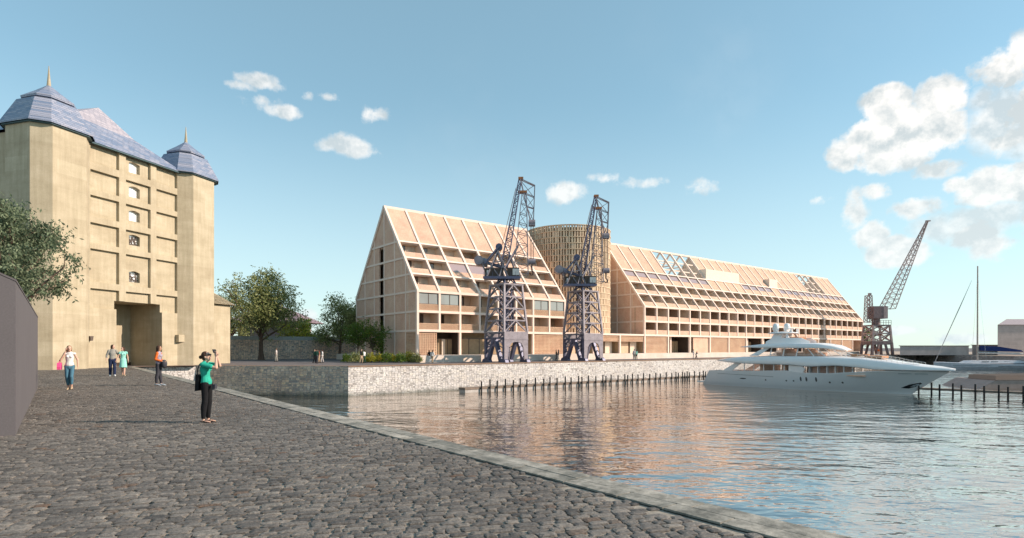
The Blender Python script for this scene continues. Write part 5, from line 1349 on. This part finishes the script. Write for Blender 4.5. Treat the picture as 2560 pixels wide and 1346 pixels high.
def hand(mb, w, d, pn, curl=.5, sgn=1, k=1.0):
    """w wrist, d hand direction, pn palm normal (palm side), five fingers"""
    w = V(w); d = V(d).normalized(); pn = V(pn); pn = (pn - d * pn.dot(d)).normalized(); s = d.cross(pn).normalized() * sgn
    for j in (-1, 0, 1): cap(mb, w + s * j * .014 * k, w + d * .085 * k + s * j * .024 * k, .015 * k, .014 * k, .8, s)
    for j, (l, off) in enumerate(((.066, 1.5), (.078, .5), (.074, -.5), (.058, -1.5))):
        p = w + d * .088 * k + s * off * .0205 * k; dd = d.copy(); r = .0088 * k
        for seg, f in enumerate((.45, .32, .23)):
            dd = (dd * math.cos(curl * (.5 + .25 * seg)) + pn * math.sin(curl * (.5 + .25 * seg))).normalized(); q = p + dd * l * f * k; cap(mb, p, q, r, r * .92, 1, s, 8); p = q; r *= .9
    p = w + d * .022 * k + s * .026 * k; dd = (d * .7 + s * .65 + pn * .25).normalized()
    for f in (.038, .03): q = p + dd * f * k; cap(mb, p, q, .0105 * k, .0095 * k, 1, s, 8); p = q; dd = (dd + d * .3 + pn * .35 * curl).normalized()
def person(label, pos, heading, H, J, top, bottom, hair, skn='fair', vox=.012, shoes='black', sleeves=.5, legs='trousers', leglen=1.0, hands=True, female=True, extra=None, group=None, cat='person', hairstyle='short', curl=.5, headdir=None, fat=1.0, face=True):
    root = empty('person', pos, heading, label=label, cat=cat, group=group); k = H / 1.70
    D = dict(pel=(0, 0, .93), che=(0, 0, 1.26), nek=(0, 0, 1.44), hed=(.01, 0, 1.575), shl=(0, .155, 1.385), shr=(0, -.155, 1.385), ell=(-.02, .2, 1.12), elr=(-.02, -.2, 1.12), wrl=(.03, .21, .88), wrr=(.03, -.21, .88),
             kl=(.02, .095, .50), kr=(.02, -.095, .50), al=(-.01, .1, .085), ar=(-.01, -.1, .085), hl=(0, .085, .90), hr=(0, -.085, .90), tl=None, tr=None)
    D.update({a_: b_ for a_, b_ in J.items() if a_ not in ('hdl', 'hdr', 'toel', 'toer')}); P = {a: (V(b) * k if b is not None else None) for a, b in D.items()}
    hd = V(headdir).normalized() if headdir else V((1, 0, 0)); side = V((0, 0, 1)).cross(hd).normalized(); hup = hd.cross(side).normalized()
    sw = .84 if female else 1.0; lw = .9 if female else 1.0
    def torso(mb, g=0, low=True):
        cap(mb, P['pel'] + V((0, -.055 * k, .0)), P['pel'] + V((0, .055 * k, .0)), (.098 + g) * k, (.098 + g) * k, 1.0, (1, 0, 0)) if low else None
        wa = (P['pel'] * .55 + P['che'] * .45)
        cap(mb, P['pel'] + V((0, 0, .03 * k)), wa, (.132 * (1.04 if female else 1) + g) * k, (.122 * sw + g) * k * fat, .74, (0, 1, 0))
        cap(mb, wa, P['che'], (.122 * sw + g) * k * fat, (.15 * sw + g) * k, .72, (0, 1, 0))
        cap(mb, P['che'], P['nek'] - V((0, 0, .06 * k)), (.15 * sw + g) * k, (.12 * sw + g) * k, .66, (0, 1, 0))
        cap(mb, P['shl'], P['shr'], (.048 + g * .6) * k, (.048 + g * .6) * k, .95)
        if female: 
            for s in (-1, 1): mb.ell(P['che'] + V((.072, s * .056, .015)) * k, ((.040 + g) * k,) * 3)
    def leg(mb, a, b, c, g=0, upto=1.0, flare=0):
        cap(mb, P[a], P[b], (.086 * lw + g) * k, (.056 * lw + g) * k); e = P[b].lerp(P[c], upto)
        m_ = P[b].lerp(P[c], min(.35, upto)) + V((-.012 * k, 0, 0))
        cap(mb, P[b], m_, (.056 + g) * k, (.056 + g + flare * .3) * k)
        if upto > .35: cap(mb, m_, e, (.056 + g + flare * .3) * k, (.036 + g + flare) * k)
    def arm(mb, a, b, c, g=0, upto=1.0):
        if upto <= .5: cap(mb, P[a], P[a].lerp(P[b], upto * 2), (.046 + g * .8) * k, (.044 + g) * k); return
        cap(mb, P[a], P[b], (.05 * (.9 if female else 1.08) + g) * k, (.038 + g) * k); cap(mb, P[b], P[b].lerp(P[c], (upto - .5) * 2), (.04 + g) * k, (.026 + g) * k)
    b = MB(); torso(b)
    cap(b, P['nek'] - V((0, 0, .05 * k)), P['hed'] - hup * .05 * k, .052 * k, .048 * k)
    hc = P['hed']
    rot = Matrix((hd, side, hup)).transposed()
    b.ell(hc + hup * .02 * k, (.094 * k, .074 * k, .105 * k), 16, 12, rot)
    b.ell(hc - hup * .045 * k + hd * .022 * k, (.066 * k, .056 * k, .07 * k), 14, 10, rot)      # jaw
    cap(b, hc + hd * .088 * k + hup * .018 * k, hc + hd * .108 * k - hup * .022 * k, .009 * k, .014 * k, 1, side, 8)   # nose
    b.ell(hc + hd * .080 * k - hup * .052 * k, (.012 * k, .024 * k, .011 * k), 8, 6, rot)        # lips
    for s in (-1, 1): b.ell(hc + side * s * .075 * k - hup * .003 * k - hd * .005 * k, (.018 * k, .010 * k, .030 * k), 8, 6, rot)
    for a, c_, e in (('hl', 'kl', 'al'), ('hr', 'kr', 'ar')): leg(b, a, c_, e)
    arm(b, 'shl', 'ell', 'wrl'); arm(b, 'shr', 'elr', 'wrr')
    if hands:
        for s, e, w_, kk in ((1, 'ell', 'wrl', 'hdl'), (-1, 'elr', 'wrr', 'hdr')):
            dd = (P[w_] - P[e]).normalized()
            if kk in J: hdv, pnv = J[kk]
            else: hdv, pnv = dd, (0, -s, .1)
            hand(b, P[w_], hdv, pnv, curl, 1 if s > 0 else -1, k * (1 if vox < .015 else 1.1))
    for s, e in ((1, 'al'), (-1, 'ar')):
        t = V(J.get('toe' + e[1], (1, .12 * s, -.22))).normalized(); a0 = P[e] - V((0, 0, .03 * k))
        cap(b, a0 - t * .035 * k - V((0, 0, .02 * k)), a0 + t * .12 * k - V((0, 0, .018 * k)), .034 * k, .028 * k, .8); cap(b, a0 + t * .11 * k - V((0, 0, .018 * k)), a0 + t * .165 * k - V((0, 0, .02 * k)), .032 * k, .022 * k, .7)
    remesh(b, 'body', SK[skn], root, vox, 3)
    g = .017
    t_ = MB(); torso(t_, g, legs != 'trousers')
    if sleeves > 0: arm(t_, 'shl', 'ell', 'wrl', g, sleeves); arm(t_, 'shr', 'elr', 'wrr', g, sleeves)
    t_.v = [p for p in t_.v]
    if legs == 'dress':
        z0 = P['pel'].z + .05 * k; zz = P['kl'].z - .0; r = []
        for i in range(7):
            f = i / 6; c0 = P['pel'].lerp((P['kl'] + P['kr']) / 2, f * .95); rw = (.155 + .045 * f) * k; r.append([(c0.x + rw * .85 * math.cos(a * math.pi / 10) * (1 + .06 * math.sin(a * 2.1) * f), c0.y + rw * math.sin(a * math.pi / 10) * (1 + .06 * math.sin(a * 2.1) * f), lerp(z0, zz, f)) for a in range(20)])
        o0 = len(t_.v); t_.grid(r, close=True); t_.f.append(tuple(o0 + q for q in range(20))); t_.f.append(tuple(o0 + 120 + q for q in range(20))[::-1])
    remesh(t_, 'dress' if legs == 'dress' else 'shirt', CL[top], root, vox, 3)
    if legs != 'dress':
        l = MB(); fl = 0.008 if not female else .0
        cap(l, P['pel'] + V((0, 0, -.06 * k)), P['pel'] + V((0, 0, .0)), .146 * k, .132 * k, .76, (0, 1, 0))
        leg(l, 'hl', 'kl', 'al', .013 + fl, leglen, fl); leg(l, 'hr', 'kr', 'ar', .013 + fl, leglen, fl); remesh(l, 'trousers', CL[bottom], root, vox, 3)
    # hair
    h = MB(); h.ell(hc + hup * .036 * k - hd * .018 * k, (.094 * k, .085 * k, .103 * k), 14, 10, rot); 
    if hairstyle == 'bun':
        h.ell(hc - hd * .135 * k + hup * .035 * k, (.045 * k, .04 * k, .045 * k), 10, 8, rot); h.ell(hc - hd * .055 * k - hup * .02 * k, (.06 * k, .07 * k, .07 * k), 10, 8, rot)
    if hairstyle in ('long', 'mid', 'side'):
        Lh = dict(long=.34, mid=.17, side=.24)[hairstyle]
        cap(h, hc - hd * .05 * k + hup * .02 * k, hc - hd * .09 * k - V((0, 0, Lh * k)), .08 * k, .045 * k, .75, side)
        for s in (-1, 1): cap(h, hc + side * s * .06 * k + hup * .02 * k, hc + side * s * .07 * k - hd * .05 * k - V((0, 0, Lh * .8 * k)), .035 * k, .022 * k)
    if hairstyle == 'shaggy':
        for s in (-1, 1): cap(h, hc + side * s * .06 * k + hup * .04 * k, hc + side * s * .07 * k - hup * .08 * k - hd * .02 * k, .04 * k, .028 * k)
        cap(h, hc - hd * .05 * k, hc - hd * .06 * k - hup * .10 * k, .07 * k, .05 * k)
    fcut = hc + hd * .052 * k
    remesh(h, 'hair', CL[hair], root, vox, 2)
    # shoes
    for s, e in ((1, 'al'), (-1, 'ar')):
        t = V(J.get('toe' + e[1], (1, .12 * s, -.22))).normalized(); a0 = P[e] - V((0, 0, .045 * k)); o = MB()
        if shoes == 'sandal':
            for q in range(8):
                pass
            cap(o, a0 - t * .045 * k - V((0, 0, .022 * k)), a0 + t * .165 * k - V((0, 0, .022 * k)), .036 * k, .036 * k, .35, t.cross(V((0, 0, 1))))
            cap(o, a0 + t * .02 * k + V((0, .04 * k, -.01 * k)), a0 + t * .07 * k + V((0, 0, .028 * k)), .010 * k, .010 * k); cap(o, a0 + t * .02 * k + V((0, -.04 * k, -.01 * k)), a0 + t * .07 * k + V((0, 0, .028 * k)), .010 * k, .010 * k); cap(o, a0 + t * .07 * k + V((0, 0, .028 * k)), a0 + t * .13 * k + V((0, 0, .008 * k)), .009 * k, .009 * k)
            cc = CL['black']
        else:
            cap(o, a0 - t * .035 * k, a0 + t * .12 * k, .045 * k, .040 * k, .85); cap(o, a0 + t * .12 * k - V((0, 0, .008 * k)), a0 + t * .18 * k - V((0, 0, .010 * k)), .042 * k, .030 * k, .7); cc = CL[shoes]
        remesh(o, 'shoe', cc, root, max(vox * .8, .006), 1)
    if face and vox <= .013:
        for s in (-1, 1): MB().ell(hc + hd * .083 * k + side * s * .031 * k + hup * .016 * k, (.011 * k, .013 * k, .007 * k), 8, 6, rot).build('eye', CL['brown'], root, smooth=True)
    if extra: extra(root, P, k, hc, hd, side, hup)
    return root
hr = FWD - R(90)       # heading along camera-right
def ex_photo(root, P, k, hc, hd, side, hup):
    o = MB()
    for s in (-1, 1):
        o.ell(hc + hd * .090 * k + side * s * .034 * k + hup * .020 * k, (.012 * k, .033 * k, .024 * k), 10, 8, Matrix((hd, side, hup)).transposed()); o.beam(hc + side * s * .078 * k + hup * .022 * k - hd * .02 * k, hc + hd * .085 * k + side * s * .066 * k + hup * .024 * k, .008, .014)
    o.beam(hc + hd * .098 * k - side * .02 * k + hup * .024 * k, hc + hd * .098 * k + side * .02 * k + hup * .024 * k, .008)
    o.build('sunglasses', MAT['black'], root)
def pose_photo():
    return dict(pel=(-.01, 0, .93), che=(-.045, 0, 1.24), nek=(-.04, 0, 1.42), hed=(-.005, 0, 1.55), shl=(-.03, .15, 1.37), shr=(-.03, -.15, 1.37), ell=(.24, .13, 1.33), elr=(.28, -.12, 1.29), wrl=(.22, .045, 1.545), wrr=(.24, -.04, 1.535),
                kl=(.01, .085, .50), kr=(.0, -.085, .50), al=(-.02, .1, .09), ar=(-.035, -.09, .09), hdl=((-.25, -.1, .95), (.25, -1, .0)), hdr=((-.2, .1, .95), (.25, 1, .0)), toel=(1, .05, -.15), toer=(1, -.05, -.15))
pp = onz(517, 1056)
person('woman in teal t-shirt and black trousers photographing upwards with a phone', pp, hr, 1.69, pose_photo(), 'teal', 'black', 'brown', 'fair', .0095, 'sandal', .32, 'trousers', .93, hairstyle='bun', headdir=(.93, 0, .33), extra=ex_photo, curl=.9)
# the phone she holds, her shoulder bag and belt pouch
kk = 1.66 / 1.7
def place(o, x, y, z): 
    return o
ph_ = empty('phone', pp + Matrix.Rotation(hr, 3, 'Z') @ V((.19, 0, 1.66)), hr, label='small black phone held up in both hands by the woman in teal', cat='phone')
MB().prism([(0, -.075, -.03), (.012, -.075, -.03), (-.018, -.075, .055), (-.03, -.075, .055)], (0, .15, 0)).build('case', MAT['black'], ph_)
bg_ = empty('shoulder_bag', pp + Matrix.Rotation(hr, 3, 'Z') @ V((-.17, 0, .74)), hr, label='flat black shoulder bag hanging behind the woman in teal', cat='bag')
MB().prism([(-.045, -.13, .0), (.04, -.13, .01), (.05, -.13, .36), (-.03, -.13, .39)], (0, .26, 0)).build('pouch', CL['black'], bg_)
o = MB(); o.tube([(-.0, -.1, .36), (.04, -.15, .52), (.08, -.16, .62), (.14, -.15, .665)], .012, 6); o.build('strap', CL['charcoal'], bg_)
cp = empty('camera_pouch', pp + Matrix.Rotation(hr, 3, 'Z') @ V((.17, -.05, .78)), hr, label='small black pouch clipped at the waist of the woman in teal', cat='pouch')
MB().prism([(0, -.05, 0), (.07, -.05, .01), (.075, -.05, .11), (.005, -.05, .12)], (0, .1, 0)).build('pouch', CL['charcoal'], cp); MB().tube([(.05, 0, .0), (.055, 0, -.12)], .006, 5).build('strap', CL['charcoal'], cp)
# woman walking with pink bag and phone at her ear (heads towards the viewer and right)
hw2 = hr - R(62)
pw = onz(174, 974)
person('woman in white vest and cropped jeans walking with a pink bag', pw, hw2, 1.84, dict(ell=(.03, .26, 1.14), wrl=(.08, .27, .90), elr=(.06, -.27, 1.13), wrr=(.10, -.11, 1.47), kl=(.10, .07, .50), al=(.0, .06, .12), kr=(.04, -.07, .50), ar=(-.05, -.04, .085), hdr=((-.1, .1, .95), (0, 1, 0)), hed=(.02, -.01, 1.575)),
       'white', 'denim', 'blond', 'fair', .0125, 'beige', 0, 'trousers', .74, hairstyle='mid', headdir=(.95, .3, 0))
q = pw + Matrix.Rotation(hw2, 3, 'Z') @ V((0.0, -.34, .86))
pb = empty('handbag', q, hw2, label='bright pink handbag on the arm of the woman in the white vest', cat='bag')
o = MB(); o.prism([(-.16, -.06, -.02), (.16, -.06, -.02), (.19, -.06, .1), (.13, -.06, .27), (-.13, -.06, .27), (-.19, -.06, .1)], (0, .12, 0)); o.build('pouch', CL['pink'], pb)
o = MB(); o.tube([(-.09, 0, .26), (-.06, .01, .38), (0, .02, .42), (.06, .01, .38), (.09, 0, .26)], .012, 6); o.build('handle', CL['pink'], pb)
q = pw + Matrix.Rotation(hw2, 3, 'Z') @ V((.07, -.12, 1.68)); e_ = empty('phone', q, hw2, label='pale phone at the ear of the woman with the pink bag', cat='phone')
MB().box(-.03, .03, -.01, .0, -.06, .06).build('case', MAT['cabwhite'], e_)
# couple
hc_ = hr - R(52)
pm = onz(281, 940.5)
person('long-haired man in grey shirt and dark jeans holding a woman\'s hand', pm, hc_, 1.93, dict(ell=(.0, .30, 1.12), wrl=(.05, .36, .90), elr=(-.02, -.25, 1.12), wrr=(.06, -.27, .88), kl=(.10, .09, .50), al=(.16, .09, .11), kr=(-.02, -.09, .5), ar=(-.10, -.09, .1), hed=(.02, .02, 1.58)),
       'grey', 'darkdenim', 'brown', 'fair', .0125, 'white', .72, 'trousers', 1.0, hairstyle='shaggy', headdir=(.55, .8, 0), female=False, group='couple walking hand in hand')
pf = onz(308, 940.0)
person('dark-haired woman in mint green dress walking beside the grey-shirted man', pf, hc_, 1.80, dict(elr=(-.02, -.25, 1.14), wrr=(.02, -.34, .92), ell=(-.03, .22, 1.12), wrl=(.03, .24, .88), kl=(.06, .05, .50), al=(.10, .05, .10), kr=(.0, -.06, .5), ar=(-.10, -.03, .1), hed=(.01, -.02, 1.575)),
       'mint', 'mint', 'brown', 'fair', .0125, 'beige', .12, 'dress', 1.0, hairstyle='side', headdir=(.6, -.75, 0), group='couple walking hand in hand')
# woman with orange sleeves and dark bag, seen from her left back, facing right
pg = onz(397, 964); hg = hr + R(8)
def _sl(P, k, a, b, c):
    o = MB(); cap(o, P[a], P[b], .062 * k, .052 * k); cap(o, P[b], P[b].lerp(P[c], .85), .052 * k, .038 * k); return o
person('long-haired woman in orange top and dark leggings holding a dark bag', pg, hg, 1.85, dict(ell=(-.04, .2, 1.12), elr=(-.05, -.2, 1.12), wrl=(.17, .12, 1.02), wrr=(.19, -.12, 1.03), kl=(.02, .07, .5), kr=(-.03, -.06, .5), al=(.06, .09, .09), ar=(-.07, -.06, .09)),
       'mauve', 'charcoal', 'brown', 'tan', .0125, 'sneaker', 0, 'trousers', .92, hairstyle='long', headdir=(.95, .2, 0),
       extra=lambda root, P, k, hc, hd, side, hup: [remesh(_sl(P, k, a, b, c), 'sleeve', CL['orange'], root, .014, 2) for a, b, c in (('shl', 'ell', 'wrl'), ('shr', 'elr', 'wrr'))])
q = pg + Matrix.Rotation(hg, 3, 'Z') @ V((.24, -.02, 1.0)); e_ = empty('bag', q, hg, label='dark rounded bag held at the waist by the woman in orange sleeves', cat='bag')
o = MB(); o.ell((0, 0, 0), (.12, .16, .20), 14, 10); o.build('pouch', CL['charcoal'], e_, smooth=True)
def onq(px, py):
    p = onz(px, py); r_ = (px - 1280) / 1448
    if px > 880 and p.y < 54.2: v_ = 54.6; u_ = v_ * (cf + r_ * sf) / (sf - r_ * cf); p = Vector((u_, v_, 0))
    return p + Vector((0, 0, .012))
# small figures on the far quay
def walker(label, px, py, H, top, bottom, hair, heading, seed, female=False, hs='short', sl=1.0, legs='trousers', group='people on the far quay', pose=None, skn='fair'):
    rr = random.Random(seed); s = rr.uniform(.04, .12)
    J = dict(kl=(s + .04, .085, .5), kr=(-.02, -.085, .5), al=(s, .09, .09), ar=(-s - .05, -.09, .1), ell=(-.05 - s * .3, .23, 1.12), wrl=(.02, .24, .9), elr=(.02, -.23, 1.12), wrr=(.12 + s, -.22, .92))
    if pose: J.update(pose)
    person(label, onq(px, py), heading, H, J, top, bottom, hair, skn, .024, 'black', sl, legs, 1.0, hands=True, female=female, hairstyle=hs, group=group, face=False)
walker('pale lone figure in grey shorts in front of the stone wall', 691, 904.5, 1.66, 'ghost', 'grey', 'blond', hr + R(180), 1, sl=.4)
walker('leftmost of four people chatting, in dark green jacket', 786, 908.5, 1.56, 'darkgreen', 'black', 'brown', hr + R(20), 2)
walker('second of four people chatting, in black with his back turned', 791.5, 909.3, 1.58, 'darkgreen', 'charcoal', 'brown', hr + R(90), 3)
walker('third of four people chatting, in orange-beige top', 798, 907.5, 1.52, 'red', 'beige', 'brown', hr + R(200), 4, True, 'mid', .3)
walker('rightmost of four people chatting, in white', 806, 907.8, 1.54, 'white', 'ghost', 'brown', hr + R(190), 5, True, 'mid')
walker('man in black jacket and beige trousers beside the hedge', 903, 908.6, 1.58, 'black', 'beige', 'brown', hr - R(20), 6)
walker('woman in white shirt and dark green trousers beside the hedge', 911, 908.4, 1.53, 'white', 'darkgreen', 'brown', hr + R(160), 7, True, 'mid')
walker('person in black top and white trousers by the terrace wall', 1073, 908.4, 1.48, 'black', 'white', 'brown', hr + R(100), 8, True, 'mid')
walker('person in pale top and beige trousers by the terrace wall', 1081, 908.4, 1.50, 'white', 'beige', 'brown', hr + R(80), 9, True, 'long')
walker('person in black beside the terrace wall left of the second crane', 1391, 903.8, 1.50, 'black', 'charcoal', 'brown', hr, 10, pose=dict(wrl=(.25, .2, 1.1), wrr=(.25, -.2, 1.1)))
walker('person in grey and black right behind the one in black', 1396, 903.5, 1.50, 'charcoal', 'grey', 'brown', hr + R(180), 11, True, 'mid')
walker('person in pale shirt in front of the long terrace wall', 1585.5, 902.2, 1.52, 'ghost', 'grey', 'brown', hr + R(90), 12)
walker('person in mint green top beside the pale-shirted one', 1591, 902, 1.48, 'mint', 'darkgreen', 'brown', hr + R(90), 13, True, 'mid')
walker('person in white standing near the terrace wall by the yacht', 1733.5, 899.8, 1.50, 'white', 'ghost', 'brown', hr, 14, True, 'mid')
walker('person in dark clothes walking near the terrace wall by the yacht', 1740, 899.6, 1.3, 'charcoal', 'black', 'brown', hr, 15, pose=dict(kl=(.16, .09, .52), al=(.24, .09, .09), che=(.12, 0, 1.22), nek=(.18, 0, 1.38), hed=(.22, 0, 1.5), shl=(.15, .165, 1.34), shr=(.15, -.165, 1.34), ell=(.22, .2, 1.12), elr=(.22, -.2, 1.12), wrl=(.38, .15, 1.05), wrr=(.38, -.15, 1.05)))
walker('person in orange standing under the distant brown crane', 2196, 889.6, 1.6, 'orange', 'grey', 'brown', hr, 16)
